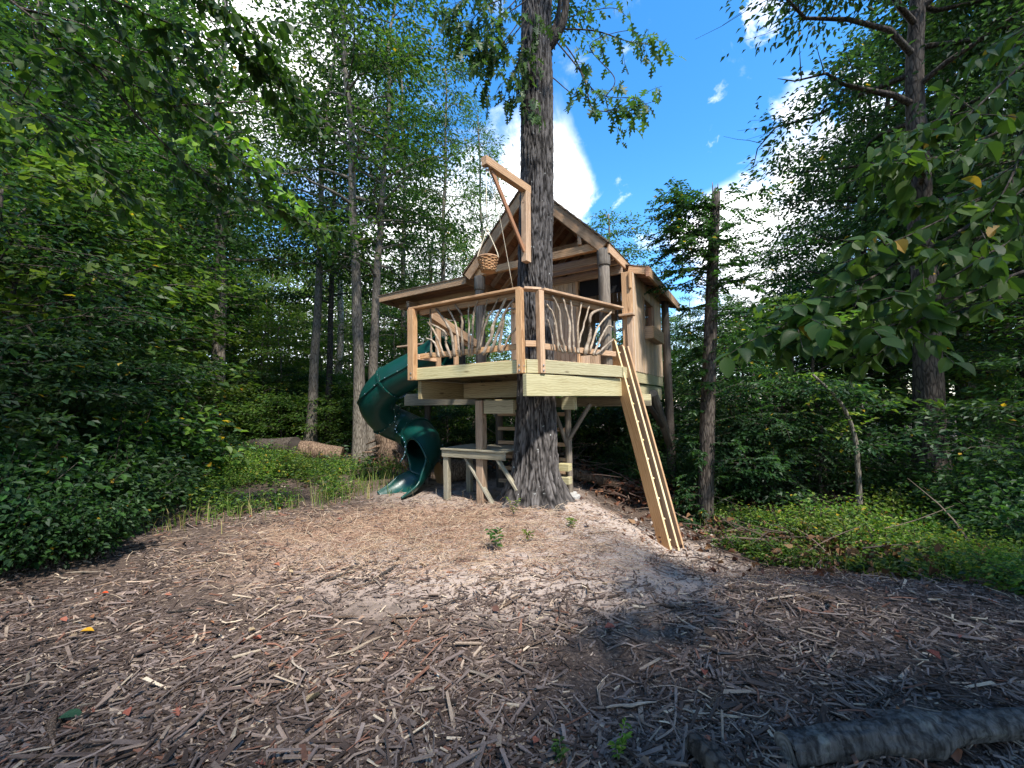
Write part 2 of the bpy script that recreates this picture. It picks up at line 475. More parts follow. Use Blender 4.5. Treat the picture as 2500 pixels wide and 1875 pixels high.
# ------------------------------------------------------------------ the tree house (house frame: u along the gable, v along the ridge)
ANG = math.radians(31.17)
O = Vector((0.2972, 5.5201, 0))
HM = Matrix.Translation(O) @ Matrix.Rotation(-ANG, 4, "Z")
def HW(u, v, z): return HM @ Vector((u, v, z))
house = empty("tree_house", HM, "wooden tree house on posts with gabled roof and twig balustrade around the oak", "tree house")
def hb(name, p0, p1, wd, h, mat, side, parent=None, c=.005): return board(name, p0, p1, wd, h, mat, parent or house, side, HM, c)
def hl(name, p0, p1, r0, r1, mat, parent=None): return log(name, p0, p1, r0, r1, mat, parent or house, HM)
UU, VV, ZZ = (1, 0, 0), (0, 1, 0), (0, 0, 1)
DECK = 2.225

# deck boards, joists and rims
TR = (-.5, .85)
edge_r = [(-.01, -.12), (.2, .05), (1.97, .62), (2.6, .67), (5.3, .68)]
def right_u(v):
    for (v0, u0), (v1, u1) in zip(edge_r, edge_r[1:]):
        if v <= v1: return u0 + (u1 - u0) * (v - v0) / (v1 - v0)
    return .68
v = .01
while v < 5.2:
    a, b = v, v + .135
    ur = min(right_u(a), right_u(b)) - .012
    ul = -2.22 if a < 1.9 else -4.45
    vm = (a + b) / 2
    d = abs(vm - TR[1])
    spans = [(ul, ur)]
    if d < .40:
        k = math.sqrt(.40 ** 2 - d * d)
        spans = [(ul, TR[0] - k - .02), (TR[0] + k + .02, ur)]
    for s0, s1 in spans:
        if s1 - s0 > .05: hb("deck_board", (s0, vm, DECK - .014), (s1, vm, DECK - .014), .135, .028, CEDAR_BROWN, VV, c=.003)
    v += .143
for u in (-2.0, -1.55, -1.1):
    hb("deck_joist", (u, .06, 2.12), (u, 5.1, 2.12), .13, .038, PINE_DULL, ZZ)
for u in (-.3, .1, .45):
    hb("deck_joist", (u, 2.3, 2.12), (u, 5.1, 2.12), .13, .038, PINE_DULL, ZZ)
for u in (-4.0, -3.5, -3.0, -2.5):
    hb("deck_joist", (u, 1.95, 2.12), (u, 5.1, 2.12), .13, .038, PINE_DULL, ZZ)
RZ = 2.118
hb("rim_board", (-2.25, -.005, RZ), (-.115, -.005, RZ), .19, .036, PINE, ZZ)
hb("rim_board", (-.11, 0.0, RZ), (.045, .185, RZ), .19, .036, PINE, ZZ)
hb("rim_board", (.055, .215, RZ), (.635, 1.97, RZ), .19, .036, PINE, ZZ)
hb("rim_board", (.65, 2.0, RZ - .01), (.685, 2.6, RZ - .01), .19, .036, PINE, ZZ)
hb("rim_board", (.675, 2.62, 2.065), (.675, 5.22, 2.065), .21, .036, PINE, ZZ)
hb("rim_board", (-2.245, .02, RZ), (-2.245, 1.88, RZ), .19, .036, PINE, ZZ)
hb("rim_board", (-4.47, 1.90, RZ), (-2.27, 1.90, RZ), .19, .036, PINE_GREY, ZZ)
hb("rim_board", (-4.48, 1.92, RZ), (-4.48, 5.2, RZ), .19, .036, PINE_GREY, ZZ)
hb("rim_board", (-4.47, 5.23, RZ), (.69, 5.23, RZ), .19, .036, PINE_GREY, ZZ)
# beams under the deck
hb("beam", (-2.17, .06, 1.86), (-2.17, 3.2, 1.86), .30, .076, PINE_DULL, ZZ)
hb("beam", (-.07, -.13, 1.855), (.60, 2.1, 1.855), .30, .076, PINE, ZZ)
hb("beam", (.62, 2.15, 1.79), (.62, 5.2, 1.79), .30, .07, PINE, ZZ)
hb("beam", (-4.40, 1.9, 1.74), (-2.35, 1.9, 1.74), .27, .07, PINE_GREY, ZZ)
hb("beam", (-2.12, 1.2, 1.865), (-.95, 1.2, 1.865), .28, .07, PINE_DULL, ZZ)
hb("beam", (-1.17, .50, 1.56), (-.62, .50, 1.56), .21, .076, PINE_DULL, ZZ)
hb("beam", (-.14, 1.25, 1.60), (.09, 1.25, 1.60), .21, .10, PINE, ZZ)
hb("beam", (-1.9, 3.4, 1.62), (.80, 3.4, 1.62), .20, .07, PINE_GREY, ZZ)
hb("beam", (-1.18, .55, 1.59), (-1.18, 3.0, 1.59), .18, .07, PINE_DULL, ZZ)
def gz(u, v): p = HW(u, v, 0); return float(gh(p.x, p.y)) - .06
hb("support_post", (-1.25, .50, gz(-1.25, .5)), (-1.25, .50, 1.67), .135, .135, CEDAR_BROWN, UU, c=.008)
hl("support_post", (-.24, 1.68, gz(-.24, 1.68)), (-.24, 1.68, 2.09), .062, .055, LOGWOOD)
hl("knee_brace", (-.25, 1.66, .86), (-.50, 1.6, 1.58), .04, .036, LOGWOOD)
hl("knee_brace", (-.22, 1.66, .98), (.17, 1.7, 1.58), .04, .036, LOGWOOD)
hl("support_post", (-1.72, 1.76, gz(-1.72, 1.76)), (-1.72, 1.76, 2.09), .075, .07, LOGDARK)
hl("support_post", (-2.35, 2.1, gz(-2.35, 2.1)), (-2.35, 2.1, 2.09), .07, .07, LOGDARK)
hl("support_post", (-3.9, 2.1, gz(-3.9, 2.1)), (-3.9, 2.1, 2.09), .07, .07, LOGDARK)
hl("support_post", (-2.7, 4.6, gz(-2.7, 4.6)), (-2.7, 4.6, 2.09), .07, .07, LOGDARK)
hl("support_post", (.81, 5.27, gz(.81, 5.27)), (.80, 5.2, 3.98), .10, .085, LOGDARK)
hl("log_brace", (.735, 3.88, 1.78), (.80, 5.15, .62), .10, .09, LOGWOOD)
hl("knee_brace", (.66, 3.55, 1.62), (.79, 4.85, .92), .055, .05, LOGDARK)
hb("beam_stub", (.55, 2.95, 1.68), (.86, 3.1, 1.68), .12, .045, PINE, ZZ)
for z in (1.41, 1.14, .88, .62, .40, .16):
    hb("climbing_rung", (-1.68, 1.66, z), (-.25, 1.66, z), .065, .035, CEDAR_BROWN, ZZ)
for z in (.52, .30):
    hb("step_block", (-.36, 1.5, z), (-.14, 1.5, z), .12, .14, PINE, ZZ)

for u, v, r_ in ((-.24, 1.68, .13), (.80, 5.27, .14), (-.1, 1.5, .12)):
    zf = gz(u, v) + .06
    hb("concrete_footing", (u, v, zf - .12), (u, v, zf + .05), r_ * 1.6, r_ * 1.6, CONCRETE, UU, c=.02)
# railing
def rail_post(u, v, z0, z1, a, b, dir_u):
    p = hb("rail_post", (u, v, z0), (u, v, z1), a, b, CEDAR, dir_u, c=.006)
    return p
P1 = rail_post(-2.215, -.05, 2.02, 3.185, .13, .105, UU)
P2 = rail_post(-.165, -.055, 2.02, 3.185, .095, .085, UU)
P3 = rail_post(.04, .155, 2.02, 3.185, .095, .085, (.3, .95, 0))
def bolt(parent, p, n):
    V, q4, t3 = tube([(0, 0, -.004), (0, 0, .006), (0, 0, .009)], np.array([.014, .014, .006]), 6)
    n = Vector(n).normalized(); R = n.to_track_quat("Z", "Y").to_matrix().to_4x4()
    if "bolt" not in _log: _log["bolt"] = mesh_np("bolt", V, [q4, t3], STEEL)
    place("bolt", _log["bolt"], HM @ Matrix.Translation(Vector(p)) @ R, parent)
for z in (2.06, 2.13):
    bolt(P1, (-2.20, -.105, z), (0, -1, 0)); bolt(P2, (-.165, -.10, z), (0, -1, 0)); bolt(P2, (-.12, -.055, z - .01), (1, 0, 0))
    bolt(P3, (.085, .14, z), (.95, -.3, 0))
def cap_piece(a, b, n):
    hb("top_rail", (*a, 3.21), (*b, 3.21), .15, .036, CEDAR_BROWN if n else CEDAR, (-(b[1] - a[1]), b[0] - a[0], 0), c=.006)
cap_piece((-2.29, .0), (-.15, .0), 0)
cap_piece((-.148, .012), (.028, .192), 0)
cap_piece((.035, .21), (.645, 2.0), 0)
for a, b in (((-2.14, .06), (-.2, .06)), ((.005, .25), (.565, 1.90))):
    hb("sub_rail", (*a, 3.145), (*b, 3.145), .085, .036, CEDAR_BROWN, ZZ)
    hb("lower_rail", (*a, 2.415), (*b, 2.415), .085, .036, CEDAR, ZZ)
hb("lower_rail", (-.14, .03, 2.44), (.0, .17, 2.44), .085, .036, CEDAR, ZZ)
SL = [[(-1.894, 3.17), (-1.877, 2.773), (-1.885, 2.38)], [(-1.964, 2.978), (-1.763, 2.722), (-1.611, 2.372)], [(-1.976, 2.699), (-1.806, 2.611), (-1.701, 2.36)], [(-1.879, 2.928), (-1.59, 2.755), (-1.568, 2.564), (-1.474, 2.343)], [(-1.766, 3.159), (-1.531, 2.874), (-1.438, 2.689), (-1.403, 2.35)], [(-1.528, 3.145), (-1.372, 2.843), (-1.294, 2.348)], [(-1.376, 3.161), (-1.238, 2.963), (-1.25, 2.706), (-1.217, 2.361)], [(-1.121, 3.143), (-1.123, 2.814), (-1.126, 2.347)], [(-.934, 3.164), (-1.02, 2.923), (-1.052, 2.342)], [(-.768, 3.163), (-.853, 2.854), (-.978, 2.354)], [(-.545, 3.153), (-.804, 2.777), (-.911, 2.42)], [(-.437, 3.125), (-.662, 2.807), (-.723, 2.579), (-.869, 2.351)], [(-.291, 3.102), (-.468, 2.898), (-.583, 2.635), (-.713, 2.356)], [(-.23, 2.961), (-.454, 2.931), (-.512, 2.742), (-.588, 2.346)], [(-.23, 2.711), (-.395, 2.546), (-.527, 2.347)]]
SR = [[(.063, .297, 3.012), (.105, .421, 2.857), (.134, .507, 2.345)], [(.098, .402, 3.159), (.141, .527, 2.959), (.152, .561, 2.612), (.175, .627, 2.343)], [(.169, .609, 3.171), (.211, .735, 2.787), (.206, .719, 2.349)], [(.226, .779, 3.154), (.233, .799, 2.84), (.238, .813, 2.345)], [(.308, 1.021, 3.147), (.27, .907, 2.739), (.276, .925, 2.353)], [(.365, 1.19, 3.125), (.315, 1.04, 2.777), (.278, .931, 2.513), (.27, .91, 2.36)], [(.487, 1.548, 3.142), (.375, 1.218, 2.987), (.365, 1.188, 2.676), (.32, 1.057, 2.35)], [(.55, 1.735, 3.107), (.433, 1.387, 2.817), (.356, 1.161, 2.39)], [(.559, 1.762, 2.86), (.508, 1.609, 2.843), (.441, 1.413, 2.579), (.384, 1.244, 2.351)], [(.563, 1.772, 2.661), (.49, 1.557, 2.519), (.408, 1.314, 2.356)], [(.066, .305, 2.799), (.087, .37, 2.592), (.1, .405, 2.359)], [(.109, .433, 2.772), (.126, .483, 2.517), (.159, .581, 2.339)]]
def stick(pts, r):
    n = 4 * len(pts)
    p = spline([HW(*x) for x in pts], n)
    p += RNG.normal(0, .0035, p.shape)
    rad = np.linspace(r * .95, r * 1.5, n) * (1 + .10 * RNG.normal(0, 1, n))
    tube_obj("branch_baluster", p, rad, STICK, house, 7, rough=.06)
for k, s in enumerate(SL):
    stick([(u, .03 + .012 * math.sin(k * 3), z) for u, z in s], (.013, .015, .012, .016, .018, .013, .016, .012, .014, .013, .012, .021, .017, .015, .013)[k])
for k, s in enumerate(SR):
    stick([(u + .02, v, z) for u, v, z in s], (.013, .017, .018, .013, .013, .014, .022, .014, .014, .014, .010, .011)[k])
# left side of the deck: slide entrance frame, sloping rail
for v in (.62, 1.12):
    hb("entrance_post", (-2.25, v, DECK), (-2.25, v, 3.0 if v < 1 else 2.92), .10, .05, CEDAR_BROWN, VV)
hb("sloping_rail", (-2.24, .45, 3.20), (-2.24, 1.75, 2.84), .16, .04, CEDAR_BROWN, ZZ)
hb("sloping_rail", (-2.285, .45, 3.10), (-2.285, 1.75, 2.74), .10, .04, CEDAR_BROWN, ZZ)
hb("lower_rail", (-2.24, .1, 2.42), (-2.24, .55, 2.42), .09, .036, CEDAR, ZZ)
hb("lower_rail", (-2.1, 2.3, 2.44), (-.9, 2.3, 2.44), .12, .036, CEDAR_BROWN, ZZ)
hb("inner_post", (-1.45, 1.95, DECK), (-1.45, 1.95, 3.5), .11, .09, CEDAR_BROWN, UU)
hb("inner_post", (-1.42, 1.88, 3.38), (-1.42, 1.88, 3.58), .05, .10, CEDAR, UU)

# porch columns, tie beams
GV = 1.85
ZT = 4.24
for u in (.425, -2.2):
    hl("porch_column", (u, GV, DECK), (u, GV, ZT - .005), .102, .094, LOGWOOD)
    hl("column_collar", (u, GV, 3.95), (u, GV, ZT - .006), .114, .114, LOGWOOD)
hb("tie_beam", (-2.46, GV, ZT + .072), (.46, GV, ZT + .072), .14, .09, CEDAR, ZZ)
for v in (2.12, 2.38): hb("ceiling_joist", (-1.0, v, 4.18), (.52, v, 4.18), .14, .04, CEDAR_BROWN, ZZ)
hb("king_block", (.025, GV - .06, ZT + .145), (.025, GV - .06, ZT + .43), .065, .06, CEDAR_BROWN, UU)
hb("collar_tie", (-1.6, 3.0, 4.9), (-.4, 3.0, 4.9), .13, .04, CEDAR_BROWN, ZZ)

# main roof: 45 degree slopes
RU, RZT = -1.0, 5.88
S2 = math.sqrt(.5)
def roof_pt(side, d, v, off=0.0):
    """d metres down the slope from the ridge; off metres below the roof's top plane"""
    return (RU + side * (d * S2 - off * S2), v, RZT - d * S2 - off * S2)
V0, V1 = 1.77, 5.6
DL = 1.545 / S2
def slope_board(name, side, d0, d1, v, off, depth, thick, mat):
    return hb(name, roof_pt(side, d0, v, off), roof_pt(side, d1, v, off), thick, depth, mat, VV)
for side in (-1, 1):
    slope_board("rake_board", side, .09 if side < 0 else .0, DL, V0, .125, .19, .042, CEDAR)
    slope_board("rake_board", side, .02, DL, V1, .125, .19, .042, CEDAR_BROWN)
    for v in np.arange(V0 + .42, V1 - .1, .46):
        slope_board("rafter", side, .05, DL - .03, float(v), .125, .12, .04, CEDAR_BROWN)
    d = .02
    while d < DL - .05:
        hb("roof_plank", roof_pt(side, d + .07, V0 + .03, .045), roof_pt(side, d + .07, V1 - .03, .045), .135, .02, CEDAR_RED, (side * S2, 0, -S2), c=.002)
        d += .145
    d = 0.0
    while d < DL:
        dd = min(.21, DL + .03 - d)
        tilt = Vector((side * S2, 0, -S2)) + Vector((side * S2, 0, S2)) * .07
        hb("shingle_course", roof_pt(side, d + dd / 2, V0 - .05, .012), roof_pt(side, d + dd / 2, V1 + .05, .012), dd, .022, SHINGLE, tilt, c=.003)
        d += .165
hb("eave_board", (.535, V0 + .02, 4.22), (.535, V1, 4.22), .16, .035, CEDAR, ZZ)
hb("eave_board", (-2.535, V0 + .02, 4.22), (-2.535, V1, 4.22), .16, .035, CEDAR_BROWN, ZZ)
hb("ridge_beam", (RU, V0 + .03, RZT - .18), (RU, V1 - .03, RZT - .18), .16, .04, CEDAR_BROWN, ZZ)
# narrow lower roof along the room's right wall
LV0, LV1 = 2.78, 6.2
hb("eave_board", (.97, LV0 + .02, 4.0), (.97, LV1, 4.0), .19, .045, CEDAR_BROWN, ZZ)
hb("rake_board", (.60, LV0, 4.115), (.945, LV0, 4.02), .13, .045, CEDAR, ZZ)
hb("corner_block", (.925, LV0 - .02, 4.0), (.99, LV0 - .02, 4.0), .18, .05, CEDAR_RED, ZZ)
for v in np.arange(LV0 + .2, LV1, .30):
    hb("rafter_tail", (.60, float(v), 4.085), (.945, float(v), 3.985), .10, .04, CEDAR_RED, ZZ)
for k in range(4):
    u = .60 + k * .108
    hb("roof_plank", (u, LV0 + .03, 4.17 - .29 * (u - .6)), (u, LV1 - .02, 4.17 - .29 * (u - .6)), .104, .02, CEDAR_RED, (1, 0, -.29), c=.002)
for k in range(3):
    u = .63 + k * .14
    hb("shingle_course", (u, LV0 - .03, 4.20 - .29 * (u - .6)), (u, LV1 + .02, 4.20 - .29 * (u - .6)), .17, .018, SHINGLE, (1, 0, -.24), c=.003)

# low shed roof over the slide
FZ = 4.225
FU0, FU1 = -5.2, -2.56
hb("fascia_board", (FU0, GV, FZ), (FU1, GV, FZ), .165, .042, CEDAR_BROWN, ZZ)
hb("fascia_board", (FU0, GV + .025, FZ), (FU0, 4.2, FZ - .10), .165, .042, CEDAR_BROWN, ZZ)
for v in np.arange(GV + .1, 4.2, .145):
    k = (v - GV) * -.045
    hb("roof_plank", (FU0 + .03, float(v), FZ + .03 + k), (FU1 - .02, float(v), FZ + .03 + k), .138, .02, CEDAR_RED, VV, c=.002)
for v in np.arange(GV + .08, 4.2, .2):
    hb("shingle_course", (FU0 - .03, float(v), FZ + .08 - .045 * (v - GV)), (FU1, float(v), FZ + .08 - .045 * (v - GV)), .24, .018, SHINGLE, (0, 1, .03), c=.003)
for v in (2.3, 3.0, 3.7): hb("roof_beam", (FU0 + .2, v, FZ - .15), (FU1, v, FZ - .15), .12, .05, CEDAR_BROWN, ZZ)
hb("roof_beam", (-4.36, GV + .1, FZ - .22), (-4.36, 4.1, FZ - .26), .13, .09, CEDAR_BROWN, ZZ)
hl("porch_column", (-4.36, 2.05, DECK), (-4.36, 2.05, FZ - .28), .098, .09, LOGDARK)
hl("porch_column", (-4.36, 4.0, DECK), (-4.36, 4.0, FZ - .31), .09, .085, LOGDARK)
hl("porch_column", (-2.5, 5.3, DECK), (-2.5, 5.3, 4.2), .09, .085, LOGDARK)
hb("side_rail_cap", (-4.64, 1.93, 3.0), (-3.5, 1.93, 3.0), .14, .035, CEDAR_BROWN, VV)
hb("side_rail_board", (-4.3, 1.96, 2.92), (-3.5, 1.96, 2.92), .11, .03, CEDAR_BROWN, ZZ)

# enclosed room: front wall, right wall with window, back wall
WU = .69
FV = 2.6
hb("corner_post", (.61, FV, DECK - .05), (.61, FV, 4.0), .17, .13, CEDAR, UU)
hb("corner_trim", (.665, FV - .08, DECK - .03), (.665, FV - .08, 3.16), .10, .04, CEDAR, UU)
hb("corner_trim", (.69, FV - .075, 3.68), (.69, FV - .075, 3.99), .04, .05, CEDAR, UU)
hb("trim_cap", (.48, FV - .08, 3.19), (.75, FV - .08, 3.19), .16, .04, CEDAR, VV)
hb("wall_plate", (-.95, FV, 4.07), (.535, FV, 4.07), .14, .07, CEDAR_BROWN, ZZ)
hb("wall_plate", (.62, FV + .07, 3.97), (.62, 5.2, 3.97), .09, .06, CEDAR_BROWN, ZZ)
v = FV + .115
k = 0
WV0, WV1, WZ0, WZ1 = 3.46, 4.26, 3.12, 3.66
while v < 5.22:
    wd = .093
    segs = [(2.165, 4.02)]
    if WV0 - .02 < v < WV1 + .02: segs = [(2.165, WZ0 - .02), (WZ1 + .02, 4.02)]
    for z0, z1 in segs:
        hb("siding_board", (WU + .003 * (k % 3), v, z0), (WU + .003 * (k % 3), v, z1), wd - .006, .022, SIDING, VV, c=.003)
    v += wd; k += 1
hb("window_frame", (WU - .02, WV0 - .03, WZ0 - .06), (WU - .02, WV0 - .03, WZ1 + .06), .11, .035, CEDAR_BROWN, UU)
hb("window_frame", (WU - .02, WV1 + .03, WZ0 - .06), (WU - .02, WV1 + .03, WZ1 + .06), .11, .035, CEDAR_RED, UU)
hb("window_frame", (WU - .02, WV0 - .01, WZ1 + .03), (WU - .02, WV1 + .01, WZ1 + .03), .11, .035, CEDAR_BROWN, UU)
hb("window_frame", (WU - .02, WV0 - .01, WZ0 - .03), (WU - .02, WV1 + .01, WZ0 - .03), .11, .035, CEDAR_BROWN, UU)
bx0, bx1, bz0, bz1, bu = 3.42, 4.47, 2.86, 3.11, .875
hb("window_box_side", (bu, bx0, (bz0 + bz1) / 2), (bu, bx1, (bz0 + bz1) / 2), bz1 - bz0, .024, CEDAR, ZZ)
hb("window_box_side", (WU + .02, bx0 + .012, (bz0 + bz1) / 2), (bu - .013, bx0 + .012, (bz0 + bz1) / 2), bz1 - bz0, .024, CEDAR, ZZ)
hb("window_box_side", (WU + .02, bx1 - .012, (bz0 + bz1) / 2), (bu - .013, bx1 - .012, (bz0 + bz1) / 2), bz1 - bz0, .024, CEDAR, ZZ)
hb("window_box_floor", ((WU + bu) / 2, bx0 + .026, bz0 + .012), ((WU + bu) / 2, bx1 - .026, bz0 + .012), .13, .022, CEDAR_BROWN, UU)
for k, u in enumerate(np.arange(-.90, -.40, .096)):
    hb("siding_board", (float(u), FV, DECK), (float(u), FV, 4.0), .09, .022, SIDING, UU, c=.003)
hb("interior_dark_panel", (-.33, FV + .045, 3.84), (.52, FV + .045, 3.84), .33, .012, INTERIOR_DARK, ZZ)  # added black panel: darkness of the unlit room put into its colour
hb("door_trim", (-.37, FV - .015, DECK), (-.37, FV - .015, 4.0), .05, .05, CEDAR, UU)
for k, u in enumerate(np.arange(-.30, .52, .096)):
    hb("siding_board", (float(u), FV + .03, DECK), (float(u), FV + .03, 2.52), .09, .022, SIDING, UU, c=.003)
for k, v in enumerate(np.arange(FV + .1, 5.2, .096)):
    hb("siding_board", (-.95, float(v), DECK), (-.95, float(v), 4.3), .09, .022, SIDING, VV, c=.003)
for k, u in enumerate(np.arange(-2.4, .66, .096)):
    u = float(u)
    top = min(RZT - abs(u - RU) - .15, 5.7)
    if u > -.98:
        w_in = u < -.25
        hb("siding_board", (u, 5.22, DECK), (u, 5.22, 3.04 if w_in else 3.66), .09, .022, SIDING, UU, c=.003)
        hb("siding_board", (u, 5.22, 3.665), (u, 5.22, top), .09, .022, SIDING, UU, c=.003)
    else:
        hb("siding_board", (u, 5.22, 4.08), (u, 5.22, top), .09, .022, SIDING, UU, c=.003)
hb("back_beam", (-2.5, 5.15, 4.05), (.60, 5.15, 4.05), .16, .05, CEDAR_BROWN, ZZ)
hb("lower_rail", (-4.4, 5.15, 2.75), (-1.0, 5.15, 2.75), .12, .036, CEDAR_BROWN, ZZ)
hb("roof_brace", (-2.4, 2.7, 3.95), (-1.9, 2.7, 4.45), .09, .04, CEDAR, VV)
hb("roof_brace", (-2.1, 3.7, 4.15), (-1.5, 3.7, 4.75), .09, .04, CEDAR, VV)
hb("roof_joist", (-2.45, 2.6, 4.05), (-1.0, 2.6, 4.05), .10, .04, CEDAR, ZZ)

# ------------------------------------------------------------------ big oak through the deck
TB, TT = Vector((.325, 6.5, 0)), Vector((.56, 6.5, 9.2))
oak = empty("oak_tree", (TB.x, TB.y, float(gh(TB.x, TB.y)) - .1), "huge old oak with deeply furrowed bark growing through the deck", "tree")
prof = [(-.25, .66), (0, .56), (.15, .475), (.4, .41), (.7, .375), (1.2, .335), (1.8, .312), (2.5, .30), (3.6, .288), (5, .283), (7, .270), (9.2, .245)]
pz_, pr_ = np.array(prof).T
NA, NZ = 260, 760
zz = np.concatenate([np.linspace(-.25, 4.4, 460), np.linspace(4.41, 9.2, 300)])
th = np.linspace(0, 2 * PI, NA, endpoint=False)
V = np.zeros((NZ, NA, 3)); HT = np.zeros((NZ, NA))
for i, z in enumerate(zz):
    r = np.interp(z, pz_, pr_)
    cx = TB.x + (TT.x - TB.x) * max(z, 0) / 9.2 + .012 * math.sin(z * 1.3); cy = 6.5 + .012 * math.cos(z * 1.1)
    flare = max(0, .55 - z)
    for j in range(NA):
        a = th[j]; ca, sa = math.cos(a), math.sin(a)
        wob = mnoise.noise((ca * 3, sa * 3, z * .5)) * .25
        x3, y3 = ca * 6.2 + wob, sa * 6.2 + wob
        n1 = mnoise.noise((x3, y3, z * 2.6)); n2 = mnoise.noise((x3 * 1.9 + 7, y3 * 1.9, z * 6.0 + 3)); n3 = mnoise.noise((x3 * 4.2, y3 * 4.2, z * 16))
        ridge = 1 - min(1, abs(n1) * 2.6); ridge2 = 1 - min(1, abs(n2) * 2.4)
        fur = -(ridge ** 1.6) * .024 - (ridge2 ** 1.6) * .020 + n3 * .007
        root = flare * .30 * max(0, math.sin(a * 5 + .8 + .6 * math.sin(a * 2)))
        rr = r + fur + root + .012 * mnoise.noise((ca * 1.2, sa * 1.2, z * .9))
        V[i, j] = (cx + rr * ca, cy + rr * sa, z)
        HT[i, j] = fur
i = np.arange(NZ - 1)[:, None] * NA; j = np.arange(NA)[None]; k = (j + 1) % NA
q = np.stack([i + j, i + k, i + NA + k, i + NA + j], -1).reshape(-1, 4)
m, nt = mat_new("furrowed oak bark")
a = nt.add("ShaderNodeAttribute", attribute_name="Col")
t = nt.add("ShaderNodeTexCoord")
g = nt.noise(nt.mapping(t.outputs["Object"], (26, 26, 7)), 1.0, 6, .65, .4)
lich = nt.noise(t.outputs["Object"], 4.5, 5, .65)
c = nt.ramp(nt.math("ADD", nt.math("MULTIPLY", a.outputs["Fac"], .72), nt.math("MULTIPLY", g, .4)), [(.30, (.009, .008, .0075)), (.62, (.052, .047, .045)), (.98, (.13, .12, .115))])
spots = nt.noise(t.outputs["Object"], 16, 3, .5)
c = nt.mix(nt.math("MULTIPLY", nt.maprange(spots, .66, .72), nt.maprange(lich, .45, .6)), c, (.33, .34, .33, 1))
zsep = nt.add("ShaderNodeSeparateXYZ", i_0=t.outputs["Object"])
c = nt.mix(nt.maprange(nt.math("ADD", zsep.outputs[2], nt.math("MULTIPLY", lich, .8)), 2.9, 2.1, 0, .35), c, nt.mix(1, c, (1.7, 1.6, 1.5, 1), "MULTIPLY"))  # lower trunk lightened: its brighter light is put into the bark colour
finish(nt, c, .92, g, .6, .012, .2)
TRUNK_OAK = m
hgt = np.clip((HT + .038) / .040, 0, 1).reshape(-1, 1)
om = Vector(WM[oak].translation)
me = mesh_np("trunk", V.reshape(-1, 3) - np.array(om), q, TRUNK_OAK, np.repeat(hgt, 3, 1), True)
place("trunk", me, Matrix.Translation(om), oak)

# hoist arm on the oak
hp0, hp1 = Vector((.255, 6.15, 3.78)), Vector((.27, 6.15, 4.90))
harm = Vector((-.31, 5.40, 4.93))
hoist = empty("hoist_arm", hp0, "timber hoist bracket bolted to the oak with a rope at its tip", "hoist")
side = (hp1 - harm).normalized()
hpost = board("hoist_post", hp0, hp1, .125, .10, CEDAR, hoist, side)
board("hoist_beam", hp1 + side * .075 + Vector((0, 0, .04)), harm - side * .03, .125, .10, CEDAR, hoist, (0, 0, 1))
board("diagonal_brace", harm + side * .13 + Vector((0, 0, -.06)), hp0 + Vector((-.03, -.04, .16)), .075, .03, CEDAR_RED, hoist, (0, 0, 1))
for z in (.22, .55, .92):
    V_, q_, t_ = tube([(0, 0, 0), (0, 0, .006)], .012, 8)
    nrm_ = Vector((-.35, -.93, 0)).normalized()
    place("bolt_head", mesh_np("bolt_head", V_, [q_, t_], LOGDARK), Matrix.Translation(hp0 + Vector((.0, 0, z)) - side * .05) @ (-side).to_track_quat("Z", "Y").to_matrix().to_4x4(), hpost)
ropetop = harm + side * .03 + Vector((0, 0, -.05))
tube_obj("pulley", [ropetop + Vector((-.02, 0, -.045)), ropetop + Vector((.02, 0, -.045))], .028, STEEL, hoist, 12)
tube_obj("hoist_rope", [ropetop + Vector((-.004, 0, -.02)), Vector((-.305, 5.42, 4.4)), Vector((-.30, 5.42, 3.98))], .0065, ROPE, hoist, 6)
tube_obj("hoist_rope", spline([ropetop + Vector((.02, .01, -.03)), Vector((-.12, 5.68, 4.2)), Vector((.05, 5.98, 3.26))], 10), .0055, ROPE, hoist, 6)
# basket
bc = Vector((-.295, 5.42, 3.40))
bask = empty("basket", bc, "small woven wicker basket hanging from the hoist rope", "basket")
acc = Acc()
for k in range(9):
    z = .015 + k * .019; f = k / 8
    R = .093 + .037 * f
    a = np.linspace(0, 2 * PI, 49)[:-1]
    rr = R + .007 * np.sin(a * 8 + (PI if k % 2 else 0))
    pts = np.stack([rr * np.cos(a), rr * np.sin(a), z + .004 * np.sin(a * 5 + k)], -1); pts = np.vstack([pts, pts[:1]])
    acc.add(*tube(pts, .0095, 5, False))
place("basket_weave", acc.mesh("basket_weave", BASKET, True), Matrix.Translation(bc), bask)
for k in range(16):
    a = k * PI / 8
    tube_obj("basket_stake", [bc + Vector((.093 * math.cos(a), .093 * math.sin(a), 0)), bc + Vector((.131 * math.cos(a), .131 * math.sin(a), .185))], .006, BASKET, bask, 5)
a = np.linspace(0, 2 * PI, 41)
tube_obj("basket_rim", [bc + Vector((.134 * math.cos(x), .134 * math.sin(x), .188)) for x in a], .013, BASKET, bask, 7)
tube_obj("basket_base", [bc + Vector((0, 0, .0)), bc + Vector((0, 0, .012))], .094, BASKET, bask, 24)
for sx_ in (-1, 1):
    tube_obj("basket_handle", spline([bc + Vector((.13 * sx_, 0, .16)), bc + Vector((.138 * sx_, -.01, .22)), bc + Vector((.09 * sx_, 0, .36)), Vector((-.30, 5.42, 3.98))], 12), .0075, ROPE, bask, 6)
tube_obj("rope_knot", [Vector((-.30, 5.42, 3.95)), Vector((-.298, 5.42, 3.975)), Vector((-.30, 5.42, 4.01))], np.array([.010, .022, .010]), ROPE, bask, 8)

